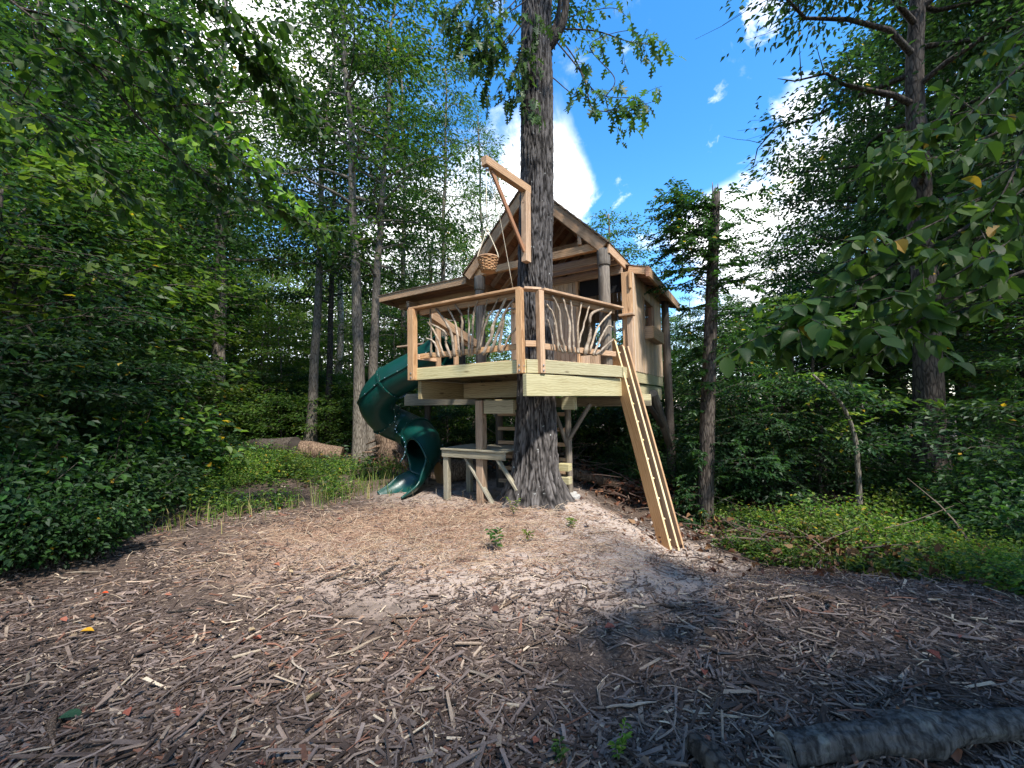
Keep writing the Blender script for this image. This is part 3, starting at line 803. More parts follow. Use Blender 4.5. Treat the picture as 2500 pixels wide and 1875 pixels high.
# ------------------------------------------------------------------ tube slide
slide = empty("tube_slide", (-2.2, 7.9, 0), "dark green spiral tube slide curling down from the deck's left side", "slide")
cps = [(-1.25, 7.55, 2.60), (-1.78, 7.86, 2.36), (-2.40, 8.08, 2.08), (-2.78, 8.3, 1.70), (-2.68, 8.66, 1.33), (-2.32, 8.76, 1.13), (-1.96, 8.45, .98), (-1.76, 8.05, .78), (-1.86, 7.68, .50), (-2.02, 7.46, .24), (-2.22, 7.22, .085)]
NS = 150
cl = spline(cps, NS)
seg = np.linalg.norm(np.diff(cl, axis=0), axis=1); cum = np.concatenate([[0], np.cumsum(seg)]); cum /= cum[-1]
Tn = np.gradient(cl, axis=0); Tn /= np.linalg.norm(Tn, axis=1)[:, None]
Sd = np.cross(Tn, [0, 0, 1.0]); Sd /= np.linalg.norm(Sd, axis=1)[:, None]
Up = np.cross(Sd, Tn)
def par_at(p):                    # parameter of the centre line nearest a control point
    return int(np.argmin(np.linalg.norm(cl - np.array(p), axis=1)))
ring = [0, par_at(cps[2]), par_at(cps[4]), par_at((-1.99, 8.48, 1.0)), par_at((-1.85, 7.70, .52)), NS - 1]
RS = .345
def sec(i, th, r=RS, sq=0.0):
    w_ = 1 + .12 * sq; h_ = 1 - .35 * sq
    return cl[i][None] + r * (np.cos(th)[:, None] * Up[i][None] * h_ + np.sin(th)[:, None] * Sd[i][None] * w_)
NTH = 44
def open_mid(i):
    s = (i - ring[3]) / max(1, ring[4] - ring[3])
    return math.radians(82) * max(0, 1 - max(0, s - .45) / .95)
def open_half(i):
    """half-angle of the opening in the tube's top at sample i"""
    s = (i - ring[3]) / max(1, ring[4] - ring[3])
    if s < .54: return 0
    return math.radians(min(100, 5 + 98 * ((s - .54) / .46) ** .8)) if s <= 1 else math.radians(min(104, 100 + (s - 1) * 4))
for k in range(5):
    a, b = ring[k], ring[k + 1]
    V_ = []; rows = range(a, b + 1)
    quads = []
    for n_, i in enumerate(rows):
        oh = open_half(i)
        thv = np.linspace(oh, 2 * PI - oh, NTH + 1) + open_mid(i) * (1 if k >= 3 else 0)
        sq = max(0, (i - ring[4]) / (NS - 1 - ring[4])) if i > ring[4] else 0
        V_.append(sec(i, thv, RS * (1 - .0 * sq), sq))
    for n_ in range(len(V_) - 1):
        for j_ in range(NTH):
            o_ = n_ * (NTH + 1) + j_
            quads.append((o_, o_ + 1, o_ + NTH + 2, o_ + NTH + 1))
    V_ = np.concatenate(V_)
    org = V_.mean(0)
    nm = "tube_section" if k < 4 else "exit_chute"
    me = mesh_np(nm, V_ - org, np.array(quads), SLIDE, smooth=True)
    o = place(nm, me, Matrix.Translation(Vector(org)), slide)
    md = o.modifiers.new("thickness", "SOLIDIFY"); md.thickness = .018; md.offset = -1
    # rolled lip along the open edge
    if k >= 3:
        for sgn in (1, -1):
            pts = []
            for i in rows:
                oh = open_half(i)
                if oh <= 0.15: continue
                sq = max(0, (i - ring[4]) / (NS - 1 - ring[4])) if i > ring[4] else 0
                pts.append(sec(i, np.array([oh * sgn + open_mid(i)]), RS, sq)[0])
            if len(pts) > 2: tube_obj("slide_lip", pts, .022, SLIDE, slide, 7)
for k, i in enumerate(ring[1:4]):
    thv = np.linspace(0, 2 * PI, 49)
    Vf = []
    for off, rr in ((-.018, RS), (-.018, RS + .034), (.018, RS + .034), (.018, RS)):
        Vf.append(sec(i, thv[:-1], rr) + Tn[i] * off)
    Vf = np.concatenate(Vf); n_ = 48
    qf = [(a_ * n_ + j_, a_ * n_ + (j_ + 1) % n_, ((a_ + 1) % 4) * n_ + (j_ + 1) % n_, ((a_ + 1) % 4) * n_ + j_) for a_ in range(4) for j_ in range(n_)]
    org = cl[i]
    fl_ = place("slide_flange", mesh_np("slide_flange", Vf - org, np.array(qf), SLIDE, smooth=False), Matrix.Translation(Vector(org)), slide)
    for j_ in range(16):
        p = sec(i, np.array([thv[j_ * 3]]), RS + .028)[0] + Tn[i] * -.022
        if "slidebolt" not in _log:
            _log["slidebolt"] = mesh_np("bolt", *(lambda a_: (a_[0], [a_[1], a_[2]]))(tube([(0, 0, -.004), (0, 0, .008)], .011, 6)), STEEL)
        place("bolt", _log["slidebolt"], Matrix.Translation(Vector(p)) @ Vector(-Tn[i]).to_track_quat("Z", "Y").to_matrix().to_4x4(), fl_)
# seam flanges with bolts along each section
for k in range(4):
    for ang in (.5 * PI, 1.5 * PI):
        pts = [sec(i, np.array([ang]), RS + .012)[0] for i in range(ring[k], ring[k + 1] + 1)]
        if k == 3: pts = pts[:int(len(pts) * .55)] if ang > PI else pts
        sm = tube_obj("slide_seam", pts, .020, SLIDE, slide, 4)
        for p in pts[3::6]:
            place("bolt", _log["slidebolt"], Matrix.Translation(Vector(p) + Vector((0, -.018, .006))) @ Vector((0, -1, .2)).to_track_quat("Z", "Y").to_matrix().to_4x4(), sm)
tube_obj("slide_support", [(-1.72, 8.1, float(gh(-1.72, 8.1)) - .1), (-1.72, 8.1, .5)], .03, STEEL, slide, 10)

# ------------------------------------------------------------------ ladder leaning on the deck's right side
gl = lambda u, v: float(gh(*HW(u, v, 0).xy)) - .03
lad = empty("ladder", HW(1.36, 1.65, gl(1.36, 1.65)), "tall pale timber ladder leaning against the deck's right side", "ladder")
la, lb_ = Vector((.50, 2.10, 2.70)), Vector((1.40, 1.66, gl(1.40, 1.66)))
ld = (la - lb_).normalized()
lr = Vector((.46, .888, 0)).normalized()                   # along the rungs
ln_ = ld.cross(lr).normalized()                             # towards the climber
if ln_.x < 0: ln_ = -ln_
for k, off_ in enumerate((0.0, .165, .30)):
    wdt = (.205, .17, .17)[k]
    a_ = lb_ + lr * off_ - ln_ * wdt / 2 - ld * .03; b_ = la + lr * off_ - ln_ * wdt / 2 - ld * (0, .09, .11)[k]
    s_ = board("ladder_rail", a_, b_, wdt, .036, LADDER, lad, ln_, HM)
    if k < 2:
        e_ = ln_ * (wdt / 2 + .005)
        board("lit_rail_edge", a_ + e_, b_ + e_ - ld * .03, .036, .009, LADDER_PALE, s_, lr, HM)  # bright strip: sunlight on the rail's front edge put into its colour
for k in range(11):
    p = lb_ + (la - lb_) * (.05 + k * .088) - ln_ * .012
    log("ladder_rung", p - lr * .005, p + lr * .055, .018, .018, LADDER_PALE, lad, HM, 10)

# ------------------------------------------------------------------ work table under the deck
tb = empty("work_table", HW(-1.94, .4, 0), "low greyed timber table with slanted braces under the deck", "table")
TZ = .87
for k, v in enumerate(np.arange(.43, 1.15, .142)):
    board("table_board", (-2.0, float(v), TZ), (-.72, float(v), TZ), .136, .03, PINE_GREY, tb, VV, HM)
for v in (.40, 1.12): board("table_apron", (-1.99, v, TZ - .075), (-.73, v, TZ - .075), .11, .035, PINE_GREY, tb, ZZ, HM)
for u, v in ((-1.93, .45), (-1.93, 1.07), (-.80, .9)):
    board("leg", (u, v, gz(u, v) + .02), (u, v, TZ - .02), .10, .09, PINE_GREY, tb, UU, HM, .008)
board("leg_brace", (-1.62, .47, TZ - .03), (-1.0, .47, .02), .085, .038, PINE_GREY, tb, VV, HM)
board("leg_brace", (-.98, .44, TZ - .02), (-.55, .44, .30), .085, .038, PINE_GREY, tb, VV, HM)

# ------------------------------------------------------------------ foliage
GREENS = np.array([(.034, .085, .020), (.045, .105, .024), (.062, .125, .026), (.028, .070, .022), (.08, .135, .026), (.036, .078, .030)])
DARKS = np.array([(.024, .058, .022), (.030, .070, .026), (.020, .048, .020), (.04, .082, .028)])
FRESH = np.array([(.12, .21, .03), (.15, .23, .04), (.09, .18, .03), (.20, .25, .05)])
FRESHG = np.array([(.075, .14, .026), (.10, .165, .03), (.055, .115, .026), (.12, .18, .04)])
DEADS = np.array([(.16, .075, .035), (.11, .05, .025), (.22, .12, .06), (.08, .042, .026)])

def leaf_colors(rng, n, pal, yellow=.004):
    c = pal[rng.integers(0, len(pal), n)] * rng.uniform(.72, 1.25, (n, 1))
    y = rng.random(n) < yellow
    c[y] = np.array([.42, .28, .03]) * rng.uniform(.6, 1.1, (y.sum(), 1))
    return c

def unit(a): return a / (np.linalg.norm(a, axis=1)[:, None] + 1e-9)

def leaf_geo(rng, pos, d, nrm, L, W, hexa=False, fold=.12, droop=.12):
    """pos: stalk points; d: directions; nrm: rough upward normals; L, W arrays"""
    n = len(pos); d = unit(d); s = unit(np.cross(d, nrm)); up = np.cross(s, d)
    L = np.broadcast_to(np.asarray(L, float), (n,))[:, None]; W = np.broadcast_to(np.asarray(W, float), (n,))[:, None]
    P = lambda a, b, c: pos + d * L * a + s * W * b + up * L * c
    if hexa:
        V = np.stack([P(0, 0, 0), P(.28, -.44, fold), P(.66, -.40, fold * .8), P(1, 0, -droop), P(.66, .40, fold * .8), P(.28, .44, fold)], 1)
        q = np.array([(0, 1, 2, 3), (0, 3, 4, 5)])
        m_ = 6
    else:
        V = np.stack([P(0, 0, 0), P(.45, -.5, fold), P(1, 0, -droop), P(.45, .5, fold)], 1)
        q = np.array([(0, 1, 2, 3)]); m_ = 4
    Q = (np.arange(n)[:, None, None] * m_ + q[None]).reshape(-1, 4)
    return V.reshape(-1, 3), Q, m_

def spray_leaves(rng, centres, scale, n, ll, pal, hexa=False, flat=.45, outward=None, aspect=.52, yellow=.004, hang=.25):
    """n leaves spread in flattened clumps round the centres"""
    idx = rng.integers(0, len(centres), n)
    off = rng.normal(0, 1, (n, 3)) * np.array([1, 1, flat])
    off *= (np.asarray(scale)[idx] if np.ndim(scale) else scale)[:, None] if np.ndim(scale) else scale
    pos = centres[idx] + off
    d = off * np.array([1, 1, .3]) + rng.normal(0, .35, (n, 3)) * (np.linalg.norm(off, axis=1)[:, None] + .05)
    if outward is not None: d = unit(d) + .6 * outward[idx]
    d = unit(d); d[:, 2] -= hang + rng.uniform(-.25, .3, n)
    nrm = np.array([0, 0, 1.0]) + rng.normal(0, .38, (n, 3))
    L = ll * rng.uniform(.65, 1.3, n)
    V, Q, m_ = leaf_geo(rng, pos, d, nrm, L, L * aspect, hexa)
    return V, Q, np.repeat(leaf_colors(rng, n, pal, yellow), m_, 0)

def gen_tree(seed, H, r0, cs, R, nl, nleaf, ll, profile, pal=GREENS, barkmat=None, wander=.25, flat=.4, spread=.33, aspect=.52, hexa=False, bare=0):
    rng = np.random.default_rng(seed)
    acc = Acc()
    n = 16; t = np.linspace(0, 1, n)
    wx = np.cumsum(rng.normal(0, wander / 4, n)) * t; wy = np.cumsum(rng.normal(0, wander / 4, n)) * t
    trunk = np.stack([wx, wy, t * H - .25 * (t == 0)], -1)
    rad = r0 * (1 - .86 * t ** .85) + .008
    rad[0] *= 1.5; rad[1] *= 1.08
    acc.add(*tube(spline(trunk, 40), np.interp(np.linspace(0, 1, 40), t, rad), 10, True, .04, rng))
    C, S, Od = [], [], []
    for k in range(nl):
        tt = cs + (1 - cs) * (k + rng.random()) / nl
        b = np.array([np.interp(tt, t, trunk[:, a]) for a in range(3)]); rb = np.interp(tt, t, rad)
        f = profile((tt - cs) / (1 - cs)); az = k * 2.399 + rng.normal(0, .4)
        ln = R * f * rng.uniform(.7, 1.2) + .15; el = rng.uniform(.05, .75)
        m_ = 7; s = np.linspace(0, 1, m_)
        az_ = az + np.cumsum(rng.normal(0, .12, m_))
        limb = b + np.stack([ln * s * np.cos(az_), ln * s * np.sin(az_), ln * (el * s - .35 * el * s ** 2 - .18 * s ** 3)], -1)
        acc.add(*tube(limb, np.linspace(min(rb * .5, .012 + .02 * ln), .004, m_), 5, False, 0, rng))
        dirn = np.array([math.cos(az), math.sin(az), 0])
        for s_ in np.linspace(.35, 1, 4): C.append(np.array([np.interp(s_, s, limb[:, a]) for a in range(3)])); S.append(spread * (.5 + .25 * ln)); Od.append(dirn)
        for _ in range(int(2 + 2 * ln)):
            s_ = rng.uniform(.25, .95); p = np.array([np.interp(s_, s, limb[:, a]) for a in range(3)])
            a2 = az + rng.choice([-1, 1]) * rng.uniform(.5, 1.1); l2 = ln * rng.uniform(.25, .5) * (1.15 - .5 * s_)
            e2 = rng.uniform(-.15, .5)
            sub = p + np.linspace(0, 1, 4)[:, None] * np.array([math.cos(a2), math.sin(a2), e2]) * l2
            sub[2:, 2] -= .06 * l2
            acc.add(*tube(sub, np.linspace(.009, .003, 4), 4, False, 0, rng))
            for q_ in (1, 2, 3): C.append(sub[q_]); S.append(spread * (.4 + .2 * ln)); Od.append(np.array([math.cos(a2), math.sin(a2), 0]))
    for _ in range(bare):
        tt = rng.uniform(.12, max(.14, cs)); b = np.array([np.interp(tt, t, trunk[:, a]) for a in range(3)]); az = rng.uniform(0, 6.28); l2 = rng.uniform(.4, 1.3)
        acc.add(*tube(spline([b, b + np.array([math.cos(az), math.sin(az), .3]) * l2 * .5, b + np.array([math.cos(az + .3), math.sin(az + .3), .15]) * l2], 6), np.linspace(.012, .003, 6), 4, False, 0, rng))
    C.append(trunk[-1]); S.append(spread * .6); Od.append(np.array([0, 0, 1.0]))
    V, Q, c = spray_leaves(rng, np.array(C), np.array(S), nleaf, ll, pal, hexa, flat, np.array(Od), aspect)
    return acc.mesh("trunk", barkmat or BARK, True), mesh_np("crown", V, Q, LEAF, c)

tallp = lambda x: (.55 + .75 * math.sin(PI * min(1, x * .9 + .12))) * (1 - .35 * x)
roundp = lambda x: .35 + .85 * math.sin(PI * (x * .8 + .15))
colp = lambda x: .8 - .55 * x
TREES = {
    "tall": [gen_tree(11 + s, 15, .19, .22, 2.6, 34, 9500, .155, tallp, GREENS, bare=6) for s in range(3)],
    "dark": [gen_tree(21 + s, 13, .17, .16, 2.5, 32, 10500, .145, tallp, DARKS, BARK_DARK, bare=4) for s in range(2)],
    "feather": [gen_tree(31 + s, 14.5, .13, .18, 2.0, 46, 10500, .16, colp, GREENS, wander=.15, flat=.6, spread=.34, aspect=.26) for s in range(2)],
    "high": [gen_tree(91 + s, 16, .21, .36, 2.4, 34, (8200, 12500)[s], .15, tallp, DARKS if s else GREENS, BARK_DARK if s else BARK, wander=(.6, .3)[s], bare=(12, 5)[s]) for s in range(2)],
    "under": [gen_tree(41 + s, 6.5, .07, (.14, .2, .16, .12)[s], 2.0, (24, 18, 22, 26)[s], (6000, 2600, 4600, 7500)[s], (.115, .19, .14, .095)[s], roundp, (GREENS, FRESHG, DARKS, GREENS)[s], BARK_DARK, spread=.29, flat=(.36, .25, .35, .55)[s], aspect=(.5, .7, .45, .5)[s], bare=4) for s in range(4)],
    "light": [gen_tree(141 + s, 7.5, .055, .22, 1.7, 20, 2600, .14, roundp, FRESHG, BARK, spread=.36, flat=.22, aspect=.6, bare=7) for s in range(3)],
    "lowlight": [gen_tree(161 + s, 3.0, .03, .06, 1.2, 20, 3000, .13, roundp, FRESHG, BARK_DARK, spread=.36, flat=.4, aspect=.55) for s in range(3)],
    "sapling": [gen_tree(51 + s, 3.6, .035, .10, 1.2, 18, 4200, .115, roundp, DARKS, BARK_DARK, spread=.26, flat=.4, aspect=.55) for s in range(3)],
}
def plant_tree(name, kind, i, px, Y, h, label, group=None, rz=None, wide=1.0, cat="tree", lean=(0, 0), x=None, thick=1.0):
    tm, cm = TREES[kind][i % len(TREES[kind])]
    if x is None: x = (px - 1250) / F_PX * Y
    h0 = {"tall": 15, "high": 16, "dark": 13, "feather": 14.5, "under": 6.5, "light": 7.5, "lowlight": 3.0, "sapling": 3.6}[kind]
    s = h / h0
    rz = rz if rz is not None else (i * 2.17 + px * .01) % 6.28
    M = Matrix.Translation(G(x, Y, -.05)) @ Matrix.Rotation(lean[0], 4, "Y") @ Matrix.Rotation(lean[1], 4, "X") @ Matrix.Rotation(rz, 4, "Z") @ Matrix.Diagonal((s * wide, s * wide, s, 1))
    r = empty(name, M, label, cat, group)
    place("trunk", tm, M, r) if thick == 1 else place("trunk", tm, M @ Matrix.Diagonal((thick, thick, 1, 1)), r)
    place("crown", cm, M, r)
    return r

# --- trees one can pick out
plant_tree("forest_tree", "high", 0, 530, 13.5, 17.5, "slim grey trunk with ivy left of the pair of logs, leafy to its top", lean=(.03, 0), rz=1.0)
plant_tree("forest_tree", "high", 0, 757, 13.2, 16, "grey leaning trunk standing just behind the cut log section", lean=(.05, 0), rz=.4, thick=.8)
plant_tree("forest_tree", "high", 1, 800, 14.5, 14, "thin straight dark trunk just right of the leaning grey one", thick=.7)
plant_tree("forest_tree", "high", 0, 880, 11.2, 15, "grey tree with a forked trunk standing behind the green slide", rz=2.6, thick=.9)
plant_tree("forest_tree", "high", 0, 905, 11.4, 14.5, "second stem growing beside the forked grey tree behind the slide", rz=5.1, thick=.8)
plant_tree("willow_oak", "feather", 0, 1082, 15.5, 15.0, "tall slender pale-trunked tree with feathery leaves behind the shed roof", rz=.5)
plant_tree("willow_oak", "feather", 1, 985, 18, 18.5, "tallest feathery tree left of the slender pale one", rz=2.2)
plant_tree("willow_oak", "feather", 0, 1190, 21, 17, "feathery tree showing right behind the hoist arm and oak trunk", rz=4.4)
plant_tree("forest_tree", "high", 1, 2258, 8.3, 17, "large straight dark trunk at the right edge of the clearing", rz=1.3, thick=1.4, wide=.85)
plant_tree("forest_tree", "dark", 0, 2075, 12.5, 11.5, "dark tree leaning behind the broken vine-covered trunk", lean=(.08, 0), rz=3.1)
for px, Y, h, k in ((1375, 22, 11.2, 0), (1500, 19, 11.2, 1), (1440, 26, 10.5, 2), (1590, 22, 8.4, 0)):
    plant_tree("forest_tree", "tall", k, px, Y, h, "tree top showing above the tree house roof against the sky", "tree tops seen above the roof", wide=1.25)
# --- the wood on both sides
back_l = [(310, 22, 22), (430, 30, 25), (120, 25, 23), (560, 33, 25), (220, 30, 25), (430, 17, 18), (300, 14, 17), (150, 11.5, 15), (30, 10, 13.5), (380, 25, 21), (200, 20, 19), (20, 16, 18), (1060, 27, 16),
          (480, 38, 24), (-150, 9, 13), (-100, 18, 19), (100, 28, 22), (180, 12.5, 11.5), (1130, 33, 17), (250, 34, 24), (-320, 12, 15), (480, 26, 20)]
kinds = ("tall", "dark", "tall", "feather", "tall")
for n_, (px, Y, h) in enumerate(back_l):
    kd = kinds[n_ % 5] if px > 500 else ("dark", "tall", "tall")[n_ % 3]
    plant_tree("forest_tree", kd, n_, px, Y, h, "tall leafy tree in the dense wood left of the tree house", "tall trees of the wood on the left", wide=1.12)
back_r = [(2180, 13, 14), (2360, 12, 16), (2500, 9.5, 15), (2650, 7.5, 13), (2300, 18, 17), (2080, 22, 16), (1760, 24, 9), (1690, 29, 9.5), (2450, 16, 18), (1930, 27, 13), (2200, 27, 20), (2600, 13, 17), (2400, 25, 21), (1640, 36, 9.5), (1800, 38, 12)]
for n_, (px, Y, h) in enumerate(back_r):
    plant_tree("forest_tree", "high" if Y < 10 else ("dark", "tall", "dark")[n_ % 3], 1 if Y < 10 else n_, px, Y, h, "leafy tree in the dark wood right of the tree house", "trees of the wood on the right", wide=1.15)
und_l = [(60, 6.8, 5.0), (190, 8.0, 6.0), (-60, 5.5, 4.6), (235, 9.5, 5.6), (100, 9, 7.5), (-200, 7, 7), (230, 14, 8), (60, 13, 8)]
light_l = [(600, 30, 13), (690, 32, 14), (780, 29, 13), (860, 33, 14), (940, 30, 12), (1020, 34, 13), (1100, 32, 11), (1170, 28, 9), (640, 38, 16), (740, 40, 17), (830, 42, 17), (910, 40, 16), (990, 42, 15), (1075, 40, 13), (1150, 38, 11), (520, 32, 15), (450, 34, 16), (1230, 36, 10), (570, 25, 10), (720, 24, 9.5), (820, 26, 10), (900, 26, 9.5), (990, 28, 9.5), (1080, 25, 8.5), (655, 22, 9), (470, 16, 7), (560, 18, 6), (640, 17, 6.5), (700, 20, 6.5), (790, 18.5, 6), (850, 22, 7), (930, 20, 6), (1000, 23, 7), (1060, 19, 6), (1130, 18, 5.5), (1200, 22, 6), (1270, 24, 5.5), (600, 25, 8), (730, 28, 8), (870, 30, 8), (970, 33, 8), (510, 22, 7), (370, 19, 8), (420, 24, 9), (310, 12, 6), (660, 34, 9), (1100, 30, 7), (800, 36, 9), (960, 15, 4.5), (690, 15.5, 5)]
for n_, (px, Y, h) in enumerate(light_l):
    plant_tree("understory_tree", "light", n_, px, Y, h, "thin airy light-green tree among the trunks left of the slide", "thin light-green trees on the left", wide=1.25 if h < 8.2 else .95)
for n_, (px, Y, h) in enumerate(und_l):
    plant_tree("understory_tree", "under", n_, px, Y, h, "low bushy tree under the tall trees left of the tree house", "low understory trees on the left", wide=1.2)
und_r = [(1640, 13, 4.2), (1720, 11.5, 4.4), (1800, 10, 4.2), (1900, 11, 5.2), (2000, 9.5, 4.8), (2090, 10.8, 5.4), (2340, 11, 5.6), (2740, 6.5, 4.8), (2080, 14, 6), (1860, 15, 5.6), (1560, 16, 4.2), (1480, 17, 4.5), (1400, 18, 4.6), (1340, 16, 4.2), (1660, 19, 5), (1760, 17, 5), (2250, 13, 7), (2420, 12, 8), (2560, 10, 7), (2700, 8, 7), (1950, 19, 7), (1580, 24, 5.5), (1450, 25, 5.5), (2150, 17, 8)]
for n_, (px, Y, h) in enumerate(und_r):
    plant_tree("understory_tree", "under", n_ + 1, px, Y, h, "low bushy tree under the tall trees right of the tree house", "low understory trees on the right", wide=1.2)
sap = [(80, 5.6, 2.6), (190, 6.4, 2.8), (290, 7.6, 2.6), (-40, 4.6, 2.4), (660, 15.5, 2.2), (960, 14, 2.0), (1090, 14, 2.6), (1180, 13, 2.2), (1270, 13.5, 2.6), (1400, 13, 2.8), (1480, 13, 3.0), (1540, 14.5, 3.2),
       (1600, 11.5, 2.8), (1790, 8.8, 2.2), (1880, 8.6, 2.8), (1990, 8.4, 2.6), (2640, 5.6, 2.7), (270, 9.2, 3), (140, 8, 3), (1040, 16, 2.8), (900, 16.5, 2.6), (770, 15.5, 2.6), (650, 15, 2.8), (1330, 15, 3)]
for n_, (px, Y, h) in enumerate(sap):
    plant_tree("sapling", "sapling", n_, px, Y, h, "leafy sapling growing in the undergrowth around the clearing", "saplings around the clearing", wide=1.25, cat="sapling")
lows = [(430, 12.5, 2.2), (480, 14.5, 2.6), (540, 16, 2.6), (590, 14.8, 2.2), (640, 17.5, 2.8), (690, 19, 3), (735, 16.5, 2.4), (790, 20, 3), (830, 17, 2.6), (870, 15, 2.2), (920, 18, 2.8), (955, 21, 3), (1010, 17.5, 2.6), (1060, 20.5, 2.8), (1110, 17, 2.6), (1150, 15.5, 2.4), (1215, 18.5, 2.8), (1250, 16, 2.6), (1300, 18, 3), (1350, 20, 3), (560, 21, 3.2), (470, 19, 3), (630, 23, 3.4), (760, 24, 3.4), (890, 25, 3.4), (1000, 26, 3.4), (400, 15.5, 3), (350, 11.5, 2.4), (1430, 15, 3), (1520, 17, 3.2), (1600, 14.5, 3), (690, 13.8, 1.8), (820, 13.6, 1.7)]
for n_, (px, Y, h) in enumerate(lows):
    plant_tree("sapling", "lowlight", n_, px, Y, h, "light green bushy sapling in the open wood behind the tree house", "light green saplings in the open wood", wide=1.5, cat="sapling")
# trees behind the viewpoint whose crowns shade the near ground
for n_, (x, y, h, kd) in enumerate(((-2.9, -5.2, 14.5, "tall"), (5.2, -7.4, 15, "tall"), (6.2, -5.0, 14.5, "dark"), (4.7, -4.8, 11.5, "dark"), (-6.8, -2.0, 15, "dark"), (1.6, -8.0, 15.5, "tall"), (11.5, -4, 13, "dark"), (-5.9, 1.0, 8.5, "dark"), (10.5, .6, 9, "dark"))):
    plant_tree("forest_tree", kd, n_, 0, y, h, "tall tree standing behind the viewpoint at the near edge of the clearing", "trees at the near edge of the clearing", x=x, wide=1.2)

# pale birch far behind the slide
bp = at(826, 1030, 19)
tr = empty("birch_tree", G(bp.x, 19), "pale white-barked trunk far behind, left of the green slide", "tree")
tube_obj("trunk", spline([G(bp.x, 19, -.2), G(bp.x - .05, 19, 2), G(bp.x + .1, 19, 4.5), G(bp.x + .05, 19, 8)], 16), np.linspace(.19, .12, 16), BIRCH, tr, 10, rough=.03)
place("crown", TREES["tall"][1][1], Matrix.Translation(G(bp.x, 19, 3)) @ Matrix.Scale(.6, 4), tr)

# ------------------------------------------------------------------ broken tree wrapped in vines, right
def pinnate(rng, twig, n, ll, pal, side_len=1.0, hexa=False, aspect=.5, hang=.2):
    """two rows of leaves along a twig"""
    P = spline(twig, n); T = np.gradient(P, axis=0); T = unit(T)
    S = unit(np.cross(T, np.array([0, 0, 1.0]) + rng.normal(0, .15, 3)))
    sg = np.where(np.arange(n) % 2 == 0, 1, -1)[:, None]
    d = T * .55 + S * sg + rng.normal(0, .18, (n, 3)); d[:, 2] -= hang
    L = ll * rng.uniform(.75, 1.2, n)
    nr = np.array([0, 0, 1.0]) + rng.normal(0, .3, (n, 3))
    V, Q, m_ = leaf_geo(rng, P, d, nr, L, L * aspect, hexa)
    return V, Q, np.repeat(leaf_colors(rng, n, pal, .01), m_, 0)

VINE = np.vstack([DARKS, GREENS[:2]])
rng = np.random.default_rng(77)
sb = at(1722, 1262, 7.55)
sb = G(sb.x, 7.55)
pts = [sb + Vector((0, 0, -.2)), sb + Vector((0, 0, .1)), at(1728, 1000, 7.55), at(1735, 800, 7.55), at(1741, 620, 7.6), at(1748, 470, 7.6)]
sn = empty("broken_tree", sb, "broken dead trunk wrapped in leafy vines right of the ladder", "tree")
tube_obj("trunk", spline(pts, 40), np.interp(np.linspace(0, 1, 40), [0, .06, .3, .8, 1], [.21, .15, .135, .10, .075]), BARK_DARK, sn, 14, rough=.05)
top = Vector(pts[-1])
for k in range(5):
    a = k * 1.26
    tube_obj("splinter", [top + Vector((.05 * math.cos(a), .05 * math.sin(a), -.08)), top + Vector((.055 * math.cos(a), .05 * math.sin(a), .08 + .07 * (k % 3)))], np.array([.02, .005]), DEADWOOD, sn, 5)
vine = Acc(); tw = Acc()
line = np.array([tuple(p) for p in spline(pts, 60)])
for k in range(175):
    t_ = rng.uniform(.14, .98) if k > 30 else rng.uniform(.7, 1.0)
    b = line[int(t_ * 59)]
    az = rng.uniform(0, 2 * PI)
    if rng.random() < .35: az = PI + rng.normal(0, .5)
    ln = rng.uniform(.5, 1.45) * (1.15 - .3 * t_)
    d = np.array([math.cos(az), math.sin(az) * .9, 0])
    if t_ < .62 and d[0] < -.1: ln *= .42
    rise = rng.uniform(-.1, .7)
    twig = [b, b + d * ln * .35 + [0, 0, rise * ln * .4], b + d * ln * .75 + [0, 0, rise * ln * .5], b + d * ln + [0, 0, rise * ln * .35 - .08]]
    tw.add(*tube(spline(twig, 8), np.linspace(.007, .002, 8), 4, False))
    V, Q, c = pinnate(rng, twig, int(26 * ln) + 10, .092, VINE, aspect=.5)
    vine.add(V, Q, col=c)
    for s_ in range(3):
        f = rng.uniform(.35, .9); P = spline(twig, 20)[int(f * 19)]
        d2 = np.array([math.cos(az + rng.choice([-1, 1]) * .8), math.sin(az + rng.choice([-1, 1]) * .8), rng.uniform(-.2, .5)])
        tw2 = [P, P + d2 * ln * .2, P + d2 * ln * .38 - [0, 0, .04]]
        V, Q, c = pinnate(rng, tw2, int(14 * ln) + 6, .085, VINE)
        vine.add(V, Q, col=c)
place("vine_stems", tw.mesh("vine_stems", BARK_DARK), I4, sn)
place("crown", vine.mesh("crown", LEAF), I4, sn)
